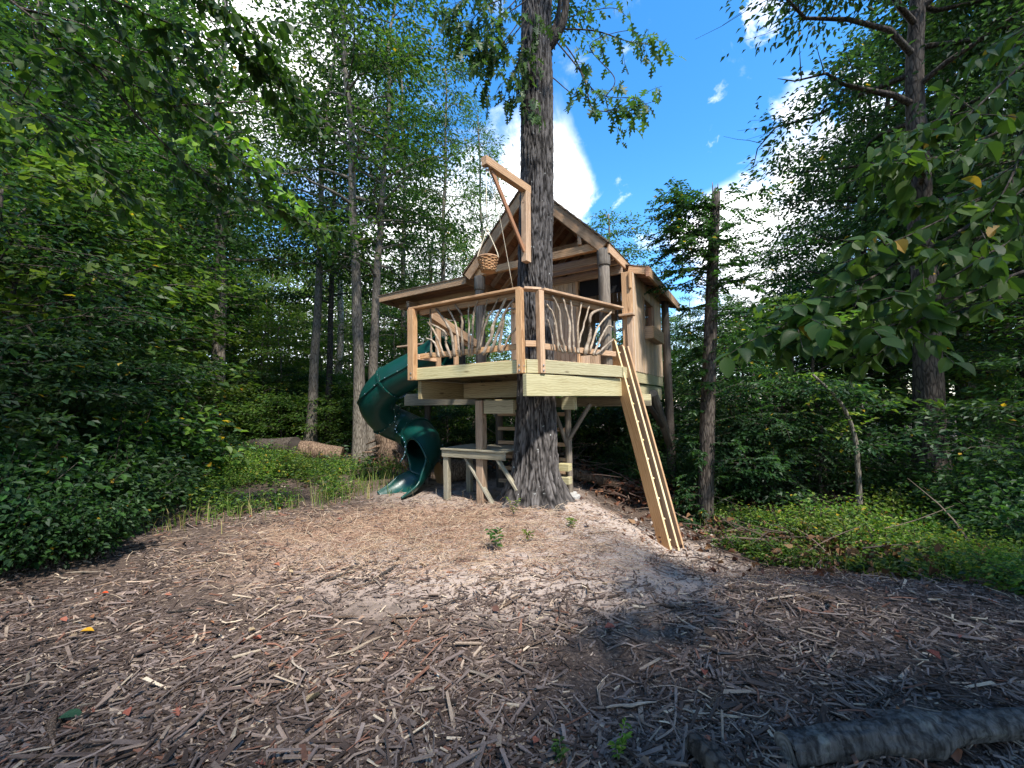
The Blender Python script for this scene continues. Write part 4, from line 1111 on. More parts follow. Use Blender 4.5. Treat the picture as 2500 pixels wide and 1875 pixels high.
# vine thicket right of the broken tree
for n_, (px, py, Y, hh) in enumerate(((1850, 1220, 8.4, 3.0), (1950, 1220, 9.0, 3.2), (2060, 1230, 9.8, 2.8), (1790, 1220, 9.4, 3.6))):
    b0 = np.array(tuple(G((px - 1250) / F_PX * Y, Y)))
    th_ = empty("vine_thicket", Vector(b0), "dark thicket of arching vines beside the broken tree", "thicket", "vine thickets beside the broken tree")
    vl, vs = Acc(), Acc()
    for k in range(46):
        az = rng.uniform(0, 2 * PI); ln = rng.uniform(.6, 1.3); z0 = rng.uniform(.1, .75) * hh
        b = b0 + np.array([rng.normal(0, .35), rng.normal(0, .35), z0])
        d = np.array([math.cos(az), math.sin(az), 0]); rise = rng.uniform(.1, .8)
        twig = [b, b + d * ln * .35 + [0, 0, rise * ln * .5], b + d * ln * .75 + [0, 0, rise * ln * .55], b + d * ln + [0, 0, rise * ln * .25]]
        vs.add(*tube(spline(twig, 8), np.linspace(.007, .002, 8), 4, False))
        V, Q, c = pinnate(rng, twig, int(30 * ln) + 8, .085, DARKS); vl.add(V, Q, col=c)
        for s_ in range(2):
            P = spline(twig, 20)[rng.integers(6, 18)]; a2 = az + rng.choice([-1, 1]) * .9
            d2 = np.array([math.cos(a2), math.sin(a2), rng.uniform(-.3, .3)])
            V, Q, c = pinnate(rng, [P, P + d2 * .2, P + d2 * .4 - [0, 0, .06]], 14, .08, DARKS); vl.add(V, Q, col=c)
    vs.add(*tube(spline([b0 - [0, 0, .1], b0 + [.1, 0, hh * .5], b0 + [-.05, .1, hh]], 10), np.linspace(.035, .012, 10), 6))
    place("stem", vs.mesh("stem", BARK_DARK), I4, th_)
    place("crown", vl.mesh("crown", LEAF), I4, th_)
# bent sapling right
cs_ = [at(2098, 1250, 7.3), at(2095, 1150, 7.3), at(2085, 1060, 7.3), at(2050, 980, 7.2), at(1985, 915, 7.1)]
cs_[0].z = float(gh(cs_[0].x, 7.3)) - .1
bs = empty("bent_sapling", cs_[0], "thin bare sapling arching left in front of the large dark trunk", "sapling")
tube_obj("trunk", spline(cs_, 24), np.linspace(.05, .022, 24), BARK, bs, 8)
acc = Acc()
P = spline(cs_, 24)
for k in range(14):
    b = P[10 + k]; d = np.array([rng.normal(0, 1), rng.normal(0, .6), rng.uniform(-.2, .8)]) * .35
    V, Q, c = pinnate(rng, [b, b + d * .6, b + d * 1.2 - [0, 0, .08]], 12, .10, FRESH, aspect=.6); acc.add(V, Q, col=c)
place("crown", acc.mesh("crown", LEAF), I4, bs)
lt_ = [at(1985, 850, 9.5), at(1995, 700, 9.6), at(2040, 600, 9.7), at(2075, 520, 9.8)]

# ------------------------------------------------------------------ big separate leaves: oak twigs, dogwood branch, overhanging branch
def leaf_mesh_outline(name, half, mat, col, bend=.12, fold=.10):
    """half: outline (along, across) from stalk to tip; mirrored about the midrib"""
    n = len(half)
    V, F = [], []
    for x, y in half: V.append((x, 0, -bend * x * x))
    for sgn in (1, -1):
        for x, y in half: V.append((x, sgn * y, fold * y * 1.4 - bend * x * x - .25 * y * y))
    for s in range(2):
        o = n * (1 + s)
        for k in range(n - 1):
            f = (k, k + 1, o + k + 1, o + k)
            F.append(f if s else f[::-1])
    return mesh_np(name, np.array(V), np.array(F), mat, np.tile(np.array(col), (len(V), 1)), True)
oak_half = [(0, .0), (.10, .015), (.16, .05), (.22, .17), (.29, .20), (.33, .07), (.40, .07), (.47, .29), (.55, .34), (.58, .10), (.66, .09), (.74, .25), (.80, .24), (.83, .08), (.90, .10), (1.0, .0)]
dog_half = [(0, .0), (.08, .10), (.2, .22), (.36, .30), (.52, .31), (.68, .26), (.82, .16), (.93, .06), (1.0, .0)]
OAKL = [leaf_mesh_outline("leaf", [(x, y * s) for x, y in oak_half], LEAF, c, b, f) for s, c, b, f in ((1, (.05, .105, .03), .2, .25), (.8, (.065, .13, .035), .35, .5), (1.1, (.04, .085, .028), .1, .1))]
DOGL = [leaf_mesh_outline("leaf", dog_half, LEAF, c, b, f) for c, b, f in (((.045, .095, .02), .18, .25), ((.034, .072, .02), .3, .45), ((.065, .12, .022), .1, .2), ((.04, .085, .018), .4, .6), ((.30, .20, .03), .25, .5))]
MAPL = [leaf_mesh_outline("leaf", [(x, y * 1.15) for x, y in dog_half], LEAF, c, b, f) for c, b, f in (((.026, .056, .013), .2, .3), ((.036, .075, .016), .35, .5), ((.05, .10, .018), .1, .2))]  # greens darkened to hold the shade on the overhead branch
count_leaf = {}
def put_leaf(root, meshes, p, d, nrm, size, rng, limit=300, spare=None):
    """one leaf as an object of its own, up to the limit; the rest go into spare"""
    d = Vector(d).normalized(); n = Vector(nrm); y = n.cross(d).normalized(); z = d.cross(y)
    M = Matrix((d, y, z)).transposed().to_4x4(); M.translation = Vector(p)
    M = M @ Matrix.Scale(size, 4)
    k = int(rng.integers(0, len(meshes)))
    if count_leaf.get(root, 0) < limit:
        count_leaf[root] = count_leaf.get(root, 0) + 1
        return place("leaf", meshes[k], M, root)
    me = meshes[k]; nv = len(me.vertices)
    co = np.empty(nv * 3, dtype=np.float32); me.vertices.foreach_get("co", co); co = co.reshape(-1, 3)
    MM = np.array(M); co = co @ MM[:3, :3].T + MM[:3, 3]
    qd = np.array([tuple(pl.vertices) for pl in me.polygons])
    spare.add(co, qd, col=np.tile(np.array(me.color_attributes["Col"].data[0].color[:3]), (nv, 1)))

def leafy_branch(root, twigs, meshes, size, step, rng, limit, spare, acc, r0, sub=2, sublen=.3, hang=.5, cluster=1):
    for tw_ in twigs:
        ln = sum((Vector(b) - Vector(a)).length for a, b in zip(tw_, tw_[1:]))
        n = max(6, int(ln / .04)); P = spline(tw_, n)
        acc.add(*tube(P, np.linspace(r0, r0 * .25, n), 6, False))
        lines = [(P, .25)]
        T = unit(np.gradient(P, axis=0))
        for k in range(int(sub * ln / sublen)):
            i = rng.integers(int(n * .2), n); dd = T[i] * .6 + rng.normal(0, .6, 3) * [1, 1, .5]; dd /= np.linalg.norm(dd)
            s_ = [P[i], P[i] + dd * sublen * .5, P[i] + dd * sublen * rng.uniform(.7, 1.2) - [0, 0, .12 * sublen]]
            ps = spline(s_, 9); acc.add(*tube(ps, np.linspace(r0 * .35, r0 * .15, 9), 4, False)); lines.append((ps, .3))
        for ps, t0 in lines:
            L_ = np.linalg.norm(np.diff(ps, axis=0), axis=1).sum()
            m_ = max(2, int(L_ * (1 - t0) / step)); tt = unit(np.gradient(ps, axis=0))
            for k in range(m_):
                i = min(len(ps) - 1, int((t0 + (1 - t0) * (k + 1) / m_) * (len(ps) - 1)))
                for _ in range(cluster):
                    sd = np.cross(tt[i], [0, 0, 1.0]) * (1 if (k + _) % 2 else -1)
                    d = tt[i] * .5 + sd * .9 + rng.normal(0, .35, 3); d[2] -= hang * rng.uniform(.4, 1.5)
                    nr = np.array([0, 0, 1.0]) + rng.normal(0, .45, 3)
                    put_leaf(root, meshes, ps[i], d, nr, size * rng.uniform(.65, 1.25), rng, limit, spare)

rng = np.random.default_rng(5)
# oak twigs near the top of the picture (they belong to the oak)
acc, sp = Acc(), Acc()
YO = 6.3
oak_r = [[(1345, 70, 6.45), (1395, 130, 6.3), (1440, 210, 6.2), (1480, 235, 6.1), (1560, 240, 6.0)],
         [(1345, 85, 6.45), (1420, 180, 6.2), (1445, 260, 6.1), (1500, 270, 6.0), (1590, 250, 5.9)],
         [(1350, 70, 6.45), (1450, 75, 6.2), (1530, 100, 6.0), (1590, 110, 5.9)],
         [(1370, 50, 6.4), (1430, 30, 6.2), (1500, 20, 6.0), (1540, 50, 6.0)],
         [(1350, 190, 6.4), (1400, 230, 6.3), (1420, 215, 6.2)],
         [(1480, 235, 6.1), (1500, 190, 6.05), (1440, 110, 6.1), (1545, 75, 5.95), (1575, 135, 5.9)]]
leafy_branch(oak, [[at(*p) for p in t] for t in oak_r[:3]], OAKL, .20, .085, rng, 300, sp, acc, .014, 2, .45, .7, 1)
leafy_branch(oak, [[at(*p) for p in t] for t in oak_r[3:]], OAKL, .185, .10, rng, 300, sp, acc, .009, 1, .35, .7, 1)
oak_l = [[(1285, -30, 6.2), (1230, 30, 6.0), (1170, 70, 5.9), (1120, 60, 5.9)], [(1290, 20, 6.2), (1240, 90, 6.0), (1200, 130, 5.9), (1150, 120, 5.9)],
         [(1285, -60, 6.2), (1200, -20, 5.9), (1130, 0, 5.8), (1105, 30, 5.8)], [(1290, 60, 6.2), (1265, 150, 6.0), (1240, 200, 5.95)], [(1300, 0, 6.15), (1310, 60, 5.9), (1300, 110, 5.9)],
         [(1290, 40, 6.2), (1200, 160, 6.0), (1180, 230, 6.0)], [(1280, 90, 6.2), (1265, 210, 6.05), (1285, 280, 6.0)], [(1285, 0, 6.2), (1210, 60, 5.9), (1150, 160, 5.8)], [(1290, -20, 6.2), (1180, 20, 5.8), (1120, 110, 5.8)]]
leafy_branch(oak, [[at(*p) for p in t] for t in oak_l], OAKL, .19, .050, rng, 300, sp, acc, .011, 2.4, .4, .8, 1)
acc.add(*tube(spline([at(1325, 130, 6.5), at(1352, 100, 6.4), at(1378, 40, 6.3), at(1385, -80, 6.2), at(1400, -250, 6.1)], 18), np.linspace(.075, .05, 18), 10))
acc.add(*tube(spline([at(1345, 85, 6.4), at(1362, 40, 6.5), at(1375, -60, 6.6)], 10), np.linspace(.05, .03, 10), 8))
place("limb", acc.mesh("limb", BARK_DARK, True), I4, oak)
if sp.n: tag(place("leaf_mass", sp.mesh("leaf_mass", LEAF), I4, oak), kind="stuff")
place("crown", TREES["dark"][0][1], Matrix.Translation((.5, 6.7, 7.2)) @ Matrix.Scale(.62, 4), oak)

# dogwood branch reaching in from the right
dg = [[(2620, 380, 2.1), (2350, 560, 1.9), (2180, 650, 1.85), (2050, 720, 1.8), (1950, 775, 1.78), (1885, 815, 1.78)],
      [(2620, 640, 2.0), (2400, 740, 1.85), (2200, 790, 1.8), (2050, 810, 1.78), (1920, 840, 1.78)],
      [(2650, 220, 2.0), (2420, 330, 1.9), (2270, 390, 1.85), (2130, 400, 1.85)],
      [(2620, 620, 1.9), (2400, 700, 1.8), (2250, 780, 1.75), (2170, 850, 1.75)],
      [(2650, 320, 1.9), (2420, 470, 1.8), (2250, 560, 1.8), (2110, 620, 1.8)],
      [(2600, 60, 2.0), (2450, 200, 1.9), (2340, 300, 1.9), (2260, 330, 1.9)],
      [(2650, 520, 1.8), (2450, 600, 1.7), (2300, 690, 1.7), (2190, 720, 1.7)],
      [(2650, 150, 1.8), (2520, 330, 1.75), (2450, 470, 1.7), (2380, 560, 1.7)],
      [(2650, 400, 2.2), (2480, 500, 2.1), (2400, 590, 2.1)], [(2650, 380, 2.3), (2450, 420, 2.2), (2330, 480, 2.2), (2230, 500, 2.2)], [(2620, -40, 2.1), (2500, 80, 2.0), (2440, 180, 2.0)]]
dgr = empty("dogwood_branch", at(2620, 500, 2.0), "dogwood branch with large green and a few yellow leaves hanging in from the right", "branch")
acc, sp = Acc(), Acc()
leafy_branch(dgr, [[at(*p) for p in t] for t in dg], DOGL[:4] * 16 + DOGL[4:], .080, .025, rng, 300, sp, acc, .008, 2.2, .26, .75, 1)
place("twigs", acc.mesh("twigs", BARK_DARK, True), I4, dgr)
if sp.n: tag(place("leaf_mass", sp.mesh("leaf_mass", LEAF), I4, dgr), kind="stuff")

# branches overhead, top left, with their shade put into dark leaf colours
ov = [[(-300, -260, 3.4), (50, 20, 3.6), (220, 150, 3.8), (420, 260, 4.2), (620, 420, 4.6)],
      [(-200, -300, 3.2), (200, -40, 3.4), (420, 60, 3.7), (600, 140, 4.0), (640, 190, 4.2)],
      [(-100, -350, 3.2), (300, -90, 3.4), (520, 10, 3.6), (610, 60, 3.8)],
      [(50, 20, 3.6), (200, 60, 3.8), (330, 120, 3.9), (480, 150, 4.0)],
      [(220, 150, 3.8), (380, 330, 4.2), (520, 450, 4.5), (700, 520, 4.8), (770, 560, 4.9)],
      [(-300, 0, 3.4), (0, 200, 3.7), (150, 320, 3.9), (300, 480, 4.2)],
      [(420, 260, 4.2), (560, 250, 4.5), (680, 250, 4.8), (720, 280, 4.9)]]
ovr = empty("overhanging_branch", at(-300, -260, 3.4), "dark leafy branch hanging overhead at the top left", "branch")
acc, sp = Acc(), Acc()
leafy_branch(ovr, [[at(*p) for p in t] for t in ov], MAPL, .105, .045, rng, 300, sp, acc, .013, 5, .55, .45, 1)
place("twigs", acc.mesh("twigs", BARK_DARK, True), I4, ovr)
if sp.n: tag(place("leaf_mass", sp.mesh("leaf_mass", LEAF), I4, ovr), kind="stuff")
# maple-like spray in mid height, sun glow put into its leaf colour, left of the tree house
mp = [[(560, 370, 6.6), (600, 385, 6.4), (660, 430, 6.2), (720, 490, 6.1), (765, 535, 6.0)], [(540, 360, 6.6), (500, 350, 6.3), (470, 360, 6.2)], [(600, 385, 6.4), (640, 450, 6.3), (690, 500, 6.2), (740, 520, 6.1)], [(545, 365, 6.6), (585, 350, 6.4), (640, 390, 6.2)]]
mpr = empty("sunlit_branch", at(560, 370, 6.6), "bright yellow-green branch of broad leaves in front of the dark wood", "branch")
acc, sp = Acc(), Acc()
SUNL = [leaf_mesh_outline("leaf", [(x, y * 1.15) for x, y in dog_half], LEAF, c, b, f) for c, b, f in (((.13, .24, .03), .2, .3), ((.16, .27, .035), .3, .4))]
leafy_branch(mpr, [[at(*p) for p in t] for t in mp], SUNL, .16, .075, rng, 300, sp, acc, .009, 2, .35, .35, 1)
place("twigs", acc.mesh("twigs", BARK_DARK, True), I4, mpr)

# ------------------------------------------------------------------ shrubs and ground plants
def gen_shrub(seed, H, R, nst, nleaf, ll, pal, aspect=.58, yellow=.006):
    rng = np.random.default_rng(seed); acc = Acc(); C, S, D_ = [], [], []
    for k in range(nst):
        az = rng.uniform(0, 6.28); r = R * math.sqrt(rng.random()); h = H * rng.uniform(.5, 1.05) * (1 - .35 * (r / R) ** 2)
        e = np.array([r * math.cos(az), r * math.sin(az), h]); b = e * [.25, .25, 0]
        st = spline([b, b * .6 + e * [.35, .35, .55], e], 9)
        acc.add(*tube(st, np.linspace(.009, .003, 9), 4, False))
        for i in range(3, 9): C.append(st[i]); S.append(.10 + .05 * R); D_.append(np.array([math.cos(az), math.sin(az), .2]))
    V, Q, c = spray_leaves(rng, np.array(C), np.array(S), nleaf, ll, pal, True, .6, np.array(D_), aspect, yellow)
    return acc.mesh("stems", BARK_DARK), mesh_np("foliage", V, Q, LEAF, c)
SHR = {"dark": [gen_shrub(61 + s, 1.25, .85, 34, 2600, .085, np.vstack([DARKS, GREENS[:2]])) for s in range(3)],
       "fresh": [gen_shrub(71 + s, .62, .65, 30, 1500, .062, np.vstack([FRESH, GREENS[1:3]]), yellow=.02) for s in range(3)],
       "broad": [gen_shrub(81 + s, 1.5, .8, 26, 900, .125, np.vstack([GREENS, FRESH[:1]]), .7, .03) for s in range(2)]}
def shrub(kind, i, px, Y, s, label, group, x=None, dz=0):
    sm_, fm_ = SHR[kind][i % len(SHR[kind])]
    if x is None: x = (px - 1250) / F_PX * Y
    M = Matrix.Translation(G(x, Y, -.03 + dz)) @ Matrix.Rotation(i * 1.9 + px * .03, 4, "Z") @ Matrix.Scale(s, 4)
    r = empty("shrub", M, label, "shrub", group)
    place("stems", sm_, M, r); place("foliage", fm_, M, r)
for n_, (px, Y, s) in enumerate(((20, 4.6, 1.0), (140, 4.7, 1.0), (260, 5.2, .95), (330, 5.6, .8), (380, 6.2, .75), (60, 5.6, 1.15), (200, 6.0, 1.1), (-60, 4.0, 1.0), (330, 7.0, .9), (120, 4.15, .65), (240, 4.5, .6), (10, 3.95, .7), (430, 7.6, .8), (500, 8.4, .8), (280, 8.2, 1.1))):
    shrub("dark", n_, px, Y, s, "dense dark green bush along the left edge of the mulch", "dark bushes along the left edge")
for n_, (px, Y, s) in enumerate(((300, 6.1, 1.0), (230, 6.9, 1.1), (120, 6.4, 1.1), (415, 7.3, 1.15), (60, 5.2, .9))):
    shrub("broad", n_, px, Y, s, "bush with broad pale leaves among the dark bushes on the left", "broad-leaved bushes on the left")
for n_, (px, Y, s) in enumerate(((430, 8.0, 1.0), (480, 7.6, .9), (540, 8.2, 1.0), (600, 8.4, .9), (650, 8.8, .9), (710, 9.2, .75), (760, 9.6, .7), (520, 9.2, 1.0), (610, 9.6, 1.0), (450, 6.9, .75), (820, 9.9, .7), (570, 7.7, .6), (690, 10.3, .8))):
    shrub("fresh", n_, px, Y, s, "low bright green plant in the sunny strip left of the slide", "bright low plants left of the slide")
for n_, (px, Y, s) in enumerate(((1830, 7.0, .8), (1900, 6.7, .85), (1980, 6.4, .9), (2060, 6.0, .9), (2130, 5.6, .9), (2200, 5.2, .85), (2010, 7.0, 1.0), (2110, 6.6, 1.0), (2220, 6.1, 1.0), (2260, 4.7, .7), (2330, 4.4, .65), (2400, 4.0, .5), (1780, 7.4, .7), (2330, 5.4, .9), (2180, 7.2, 1.1), (2440, 4.8, .8), (2300, 5.0, .8), (2450, 3.7, .6), (2505, 3.4, .55), (2380, 4.5, .75), (2490, 4.2, .7), (2250, 5.1, .75), (2420, 4.1, .6), (2160, 5.9, .7), (2330, 4.7, .6), (2490, 3.7, .6), (2080, 6.4, .6), (1950, 6.9, .6), (1860, 7.1, .6))):
    shrub("fresh", n_ + 1, px, Y, s, "low yellow-green plant along the right edge of the clearing", "bright low plants along the right edge")
for n_, (px, Y, s) in enumerate(((2300, 7.2, 1.0), (2400, 6.4, 1.0), (2480, 5.6, 1.0), (2150, 8.0, .9), (2550, 4.6, .9), (2350, 8.6, 1.2), (1660, 9.6, .8), (1580, 10.4, .9), (1500, 10.8, .9), (1740, 8.8, .8))):
    shrub("dark", n_ + 1, px, Y, s, "dark leafy bush at the edge of the wood on the right", "dark bushes along the right edge")

# countless small plants on the forest floor
rng = np.random.default_rng(9)
def ground_plants(name, n, sampler, ll, pal, hmax, label):
    xy = sampler(n); k = 5
    base = np.column_stack([xy, gh(xy[:, 0], xy[:, 1])])
    h = rng.uniform(.03, hmax, n) * rng.uniform(.4, 1, n)
    pos = np.repeat(base, k, 0); hh = np.repeat(h, k) * rng.uniform(.35, 1, n * k)
    pos[:, 2] += hh; pos[:, :2] += rng.normal(0, .035, (n * k, 2))
    az = rng.uniform(0, 6.28, n * k)
    d = np.stack([np.cos(az), np.sin(az), rng.uniform(-.4, .35, n * k)], -1)
    nr = np.array([0, 0, 1.0]) + rng.normal(0, .3, (n * k, 3))
    L = ll * rng.uniform(.6, 1.3, n * k)
    V, Q, m_ = leaf_geo(rng, pos, d, nr, L, L * .6, False)
    tag(place(name, mesh_np(name, V, Q, LEAF, np.repeat(leaf_colors(rng, n * k, pal, .01), m_, 0)), I4), label, "undergrowth", kind="stuff")
def rej(x0, x1, y0, y1, f):
    def s(n):
        out = []
        while sum(map(len, out)) < n:
            p = np.column_stack([rng.uniform(x0, x1, n * 2), rng.uniform(y0, y1, n * 2)])
            out.append(p[rng.random(len(p)) < f(p[:, 0], p[:, 1])])
        return np.concatenate(out)[:n]
    return s
def left_edge(x, y): return ss(-.15, .25, -x - (4.75 - 2.1 * ss(4.9, 8.2, y)) + .2 * np.sin(y * 3))
ground_plants("ground_cover", 4300, rej(-9, -1.8, 3.4, 11, lambda x, y: left_edge(x, y) * ss(2.6, 4.0, y) * ss(-.5, .6, np.sin(x * 2.1 + 1) * np.sin(y * 2.7) + .5 * np.sin(x * 5 + y * 4))), .062, np.vstack([GREENS, FRESH]), .55, "low green ground plants along the left edge of the mulch")
ground_plants("ground_cover", 2800, rej(2.2, 9, 3.2, 9.5, lambda x, y: (1 - .93 * ss(.9, 1.7, x - 3.15 - .38 * (6.5 - np.clip(y, 3, 6.5)))) * ss(-.6, .5, np.sin(x * 3.1) * np.sin(y * 2.9)) * ss(-.2, .25, x - 3.15 - .38 * (6.5 - np.clip(y, 3, 6.5)) + .15 * np.sin(y * 2.3)) * .9), .06, np.vstack([FRESH, GREENS]), .36, "low yellow-green ground plants along the right edge of the clearing")
ground_plants("undergrowth", 16000, rej(-30, 30, 9.5, 40, lambda x, y: (.35 + .65 * (np.abs(x + .5) > 2.8)) * np.clip(14 / y, 0, 1)), .13, DARKS, .6, "dim green undergrowth covering the floor of the wood behind")

# tall thin grass blades among the sunny plants
acc = Acc()
for k in range(900):
    if k % 6:
        y = rng.uniform(5.2, 10); x = -(4.75 - 2.1 * float(ss(4.9, 8.2, y))) + rng.normal(-.25, .55)
    else:
        y = rng.uniform(3.6, 7.2); x = 3.2 + .38 * (6.5 - min(y, 6.5)) + abs(rng.normal(0, .5))
    h = rng.uniform(.10, .42); az = rng.uniform(0, 6.28); b = h * rng.uniform(.2, .7); z = float(gh(x, y))
    d = np.array([math.cos(az), math.sin(az), 0]); s_ = np.array([-d[1], d[0], 0]) * rng.uniform(.003, .007); p0 = np.array([x, y, z])
    P = [p0, p0 + d * b * .3 + [0, 0, h * .6], p0 + d * b + [0, 0, h * rng.uniform(.7, 1)]]
    acc.add(np.array([P[0] - s_, P[0] + s_, P[1] + s_ * .8, P[1] - s_ * .8, P[2] + s_ * .1, P[2] - s_ * .1]), np.array([(0, 1, 2, 3), (3, 2, 4, 5)]), col=(np.array([.13, .20, .04]) if rng.random() < .7 else np.array([.32, .27, .12])) * rng.uniform(.7, 1.3))
tag(place("grass", acc.mesh("grass", LEAF), I4), "thin grass blades standing among the low plants", "grass", kind="stuff")

# ------------------------------------------------------------------ wood-chip mulch, sticks, straw, stones
rng = np.random.default_rng(3)
CHIPC = np.array([(.045, .032, .026), (.075, .055, .046), (.12, .095, .085), (.16, .13, .115), (.175, .135, .11), (.27, .215, .165), (.38, .32, .24), (.15, .075, .05)])
CHIPC = CHIPC * np.array([1.5, 1.42, 1.35])
CHIPW = np.array([.20, .22, .20, .14, .11, .07, .025, .035])
def chips(n, y0, y1, lo, hi, width, thick, seed, dens=None, colors=CHIPC, weights=CHIPW, lift=.012, tilt=.22):
    r = np.random.default_rng(seed)
    out = []
    while sum(map(len, out)) < n:
        y = y0 * (y1 / y0) ** r.random(n * 2); x = r.uniform(-1.42, 1.42, n * 2) * y
        keep = np.ones(n * 2, bool) if dens is None else r.random(n * 2) < dens(x, y)
        out.append(np.column_stack([x, y])[keep])
    xy = np.concatenate(out)[:n]
    L = lo * (hi / lo) ** (r.random(n) ** 1.6); W = L * 0 + width * r.uniform(.5, 1.5, n) * (L / lo) ** .25; H = thick * r.uniform(.5, 1.5, n)
    az = r.normal(.25, 1.0, n) + PI * (r.random(n) < .5); ti = r.normal(0, tilt, n); ro = r.normal(0, .45, n)
    d = np.stack([np.cos(az) * np.cos(ti), np.sin(az) * np.cos(ti), np.sin(ti)], -1)
    s = np.stack([-np.sin(az), np.cos(az), ro], -1); s = unit(s - d * (s * d).sum(1)[:, None]); u = np.cross(d, s)
    pos = np.column_stack([xy, gh(xy[:, 0], xy[:, 1]) + r.uniform(.0, lift, n) + np.abs(np.sin(ti)) * L * .35])
    V = np.zeros((n, 8, 3))
    tap = r.uniform(.35, 1, (n, 2)); sk = r.uniform(-.5, .5, (n, 2)); bend = r.normal(0, .16, n)
    k = 0
    for e in (-1, 1):
        ei = (e + 1) // 2
        for a, b in ((-1, 0), (1, 0), (1, 1), (-1, 1)):
            V[:, k] = pos + d * (L * .5 * e + W * sk[:, ei] * a * .6)[:, None] + s * (W * .5 * a * tap[:, ei] + bend * L * .5)[:, None] + u * (H * (b - .5))[:, None]
            k += 1
    qd = np.array([(0, 1, 2, 3)[::-1], (4, 5, 6, 7), (3, 2, 6, 7), (1, 5, 6, 2), (0, 3, 7, 4)])
    Q = (np.arange(n)[:, None, None] * 8 + qd[None]).reshape(-1, 4)
    c = colors[r.choice(len(colors), n, p=weights / weights.sum())] * r.uniform(.7, 1.3, (n, 1))
    return V.reshape(-1, 3), Q, np.repeat(c, 8, 0)
def mulch_d(x, y):
    clear = np.exp(-(((x + .3) / 2.6) ** 2 + ((y - 5.0) / 1.6) ** 2)) * .88 + np.exp(-(((x - 1.7) / 1.2) ** 2 + ((y - 5.9) / 1.2) ** 2)) * .95
    edge = 1 - ss(-.1, .9, -x - (4.6 - 2.1 * ss(4.9, 8.2, y))) * .8
    pat = np.clip(.72 + .5 * np.sin(2.3 * x + 1.3 * y) * np.sin(2.9 * y - 1.1 * x + .7) + .28 * np.sin(6.1 * x + 2) * np.sin(5.3 * y + 1), .18, 1)
    return np.clip(1 - clear, .04, 1) * edge * pat
acc = Acc()
for a in ((62000, 1.15, 7.2, .010, .055, .0075, .0035, 1, mulch_d), (15000, 1.15, 7.0, .03, .11, .011, .005, 4, mulch_d), (6800, 1.15, 6.4, .06, .22, .016, .006, 2, mulch_d)):
    V, Q, c = chips(*a); acc.add(V, Q, col=c)
V, Q, c = chips(9000, 5.5, 12, .03, .10, .016, .005, 12, None); acc.add(V, Q, col=c)
tag(place("wood_chip_mulch", acc.mesh("wood_chip_mulch", CHIPMAT), I4), "brown shredded wood-chip mulch covering the foreground", "mulch", kind="stuff")
# thin twigs in the mulch: curved tubes
acc = Acc()
for k in range(2700):
    y = 1.25 * (6.5 / 1.25) ** rng.random(); x = rng.uniform(-1.35, 1.35) * y
    if rng.random() > mulch_d(np.array(x), np.array(y)) + .15: continue
    L = rng.uniform(.07, .26); az = rng.uniform(0, 6.28); d = np.array([math.cos(az), math.sin(az)]); z = float(gh(x, y)) + .012 + rng.uniform(0, .012)
    b = rng.normal(0, .2) * L; nn = np.array([-d[1], d[0]])
    p = [(x, y, z), (x + d[0] * L * .5 + nn[0] * b, y + d[1] * L * .5 + nn[1] * b, z + rng.uniform(-.004, .014)), (x + d[0] * L, y + d[1] * L, z + rng.uniform(-.006, .01))]
    acc.add(*tube(spline(p, 5), rng.uniform(.002, .0065) * np.array([1, 1.05, 1, .9, .7]), 4, True), col=CHIPC[rng.choice(len(CHIPC), p=CHIPW / CHIPW.sum())] * rng.uniform(.8, 1.4))
tag(place("twig_litter", acc.mesh("twig_litter", CHIPMAT), I4), "thin broken twigs strewn through the mulch", "twigs", kind="stuff")
# dry straw and pine needles in the middle of the clearing
acc = Acc()
STR = np.array([(.36, .22, .14), (.46, .31, .20), (.27, .15, .10), (.55, .42, .29)])
for k in range(5200):
    x = rng.normal(-.9, 1.25); y = rng.normal(5.15, .75)
    if rng.random() < .22: x = rng.normal(.1, 1.6); y = rng.normal(4.6, .5)
    if y < 3.6: continue
    L = rng.uniform(.08, .28); az = rng.normal(0, .9) + PI * rng.integers(0, 2); z = float(gh(x, y)) + .012; up = max(0, rng.normal(.0, .05))
    d = np.array([math.cos(az), math.sin(az)]); b = rng.normal(0, .2) * L; nn = np.array([-d[1], d[0]])
    p = [(x, y, z), (x + d[0] * L * .5 + nn[0] * b, y + d[1] * L * .5 + nn[1] * b, z + up + rng.uniform(0, .02)), (x + d[0] * L, y + d[1] * L, z + up * .6)]
    acc.add(*tube(spline(p, 4), .0022, 3, False), col=STR[rng.integers(0, 4)] * rng.uniform(.75, 1.2))
tag(place("dry_straw", acc.mesh("dry_straw", STRAWMAT), I4), "reddish dry straw and pine needles in front of the slide", "straw", kind="stuff")
# gravel near the ladder
acc = Acc()
ico = bmesh.new(); bmesh.ops.create_icosphere(ico, subdivisions=1, radius=1); iv = np.array([tuple(v.co) for v in ico.verts]); it = np.array([[v.index for v in f.verts] for f in ico.faces]); ico.free()
for k in range(520):
    p = HW(rng.normal(1.4, .5), rng.normal(1.7, 1.0), 0); r = .008 * (4.5) ** (rng.random() ** 2.4)
    acc.add(iv * r * rng.uniform(.6, 1.3, 3) * (1 + .2 * rng.normal(0, 1, (len(iv), 1))) + np.array([p.x, p.y, float(gh(p.x, p.y)) + r * .3]), t=it, col=np.array([.40, .35, .31]) * rng.uniform(.6, 1.35))
tag(place("gravel", acc.mesh("gravel", STRAWMAT), I4), "pale small stones scattered on the bare dirt round the ladder", "gravel", kind="stuff")

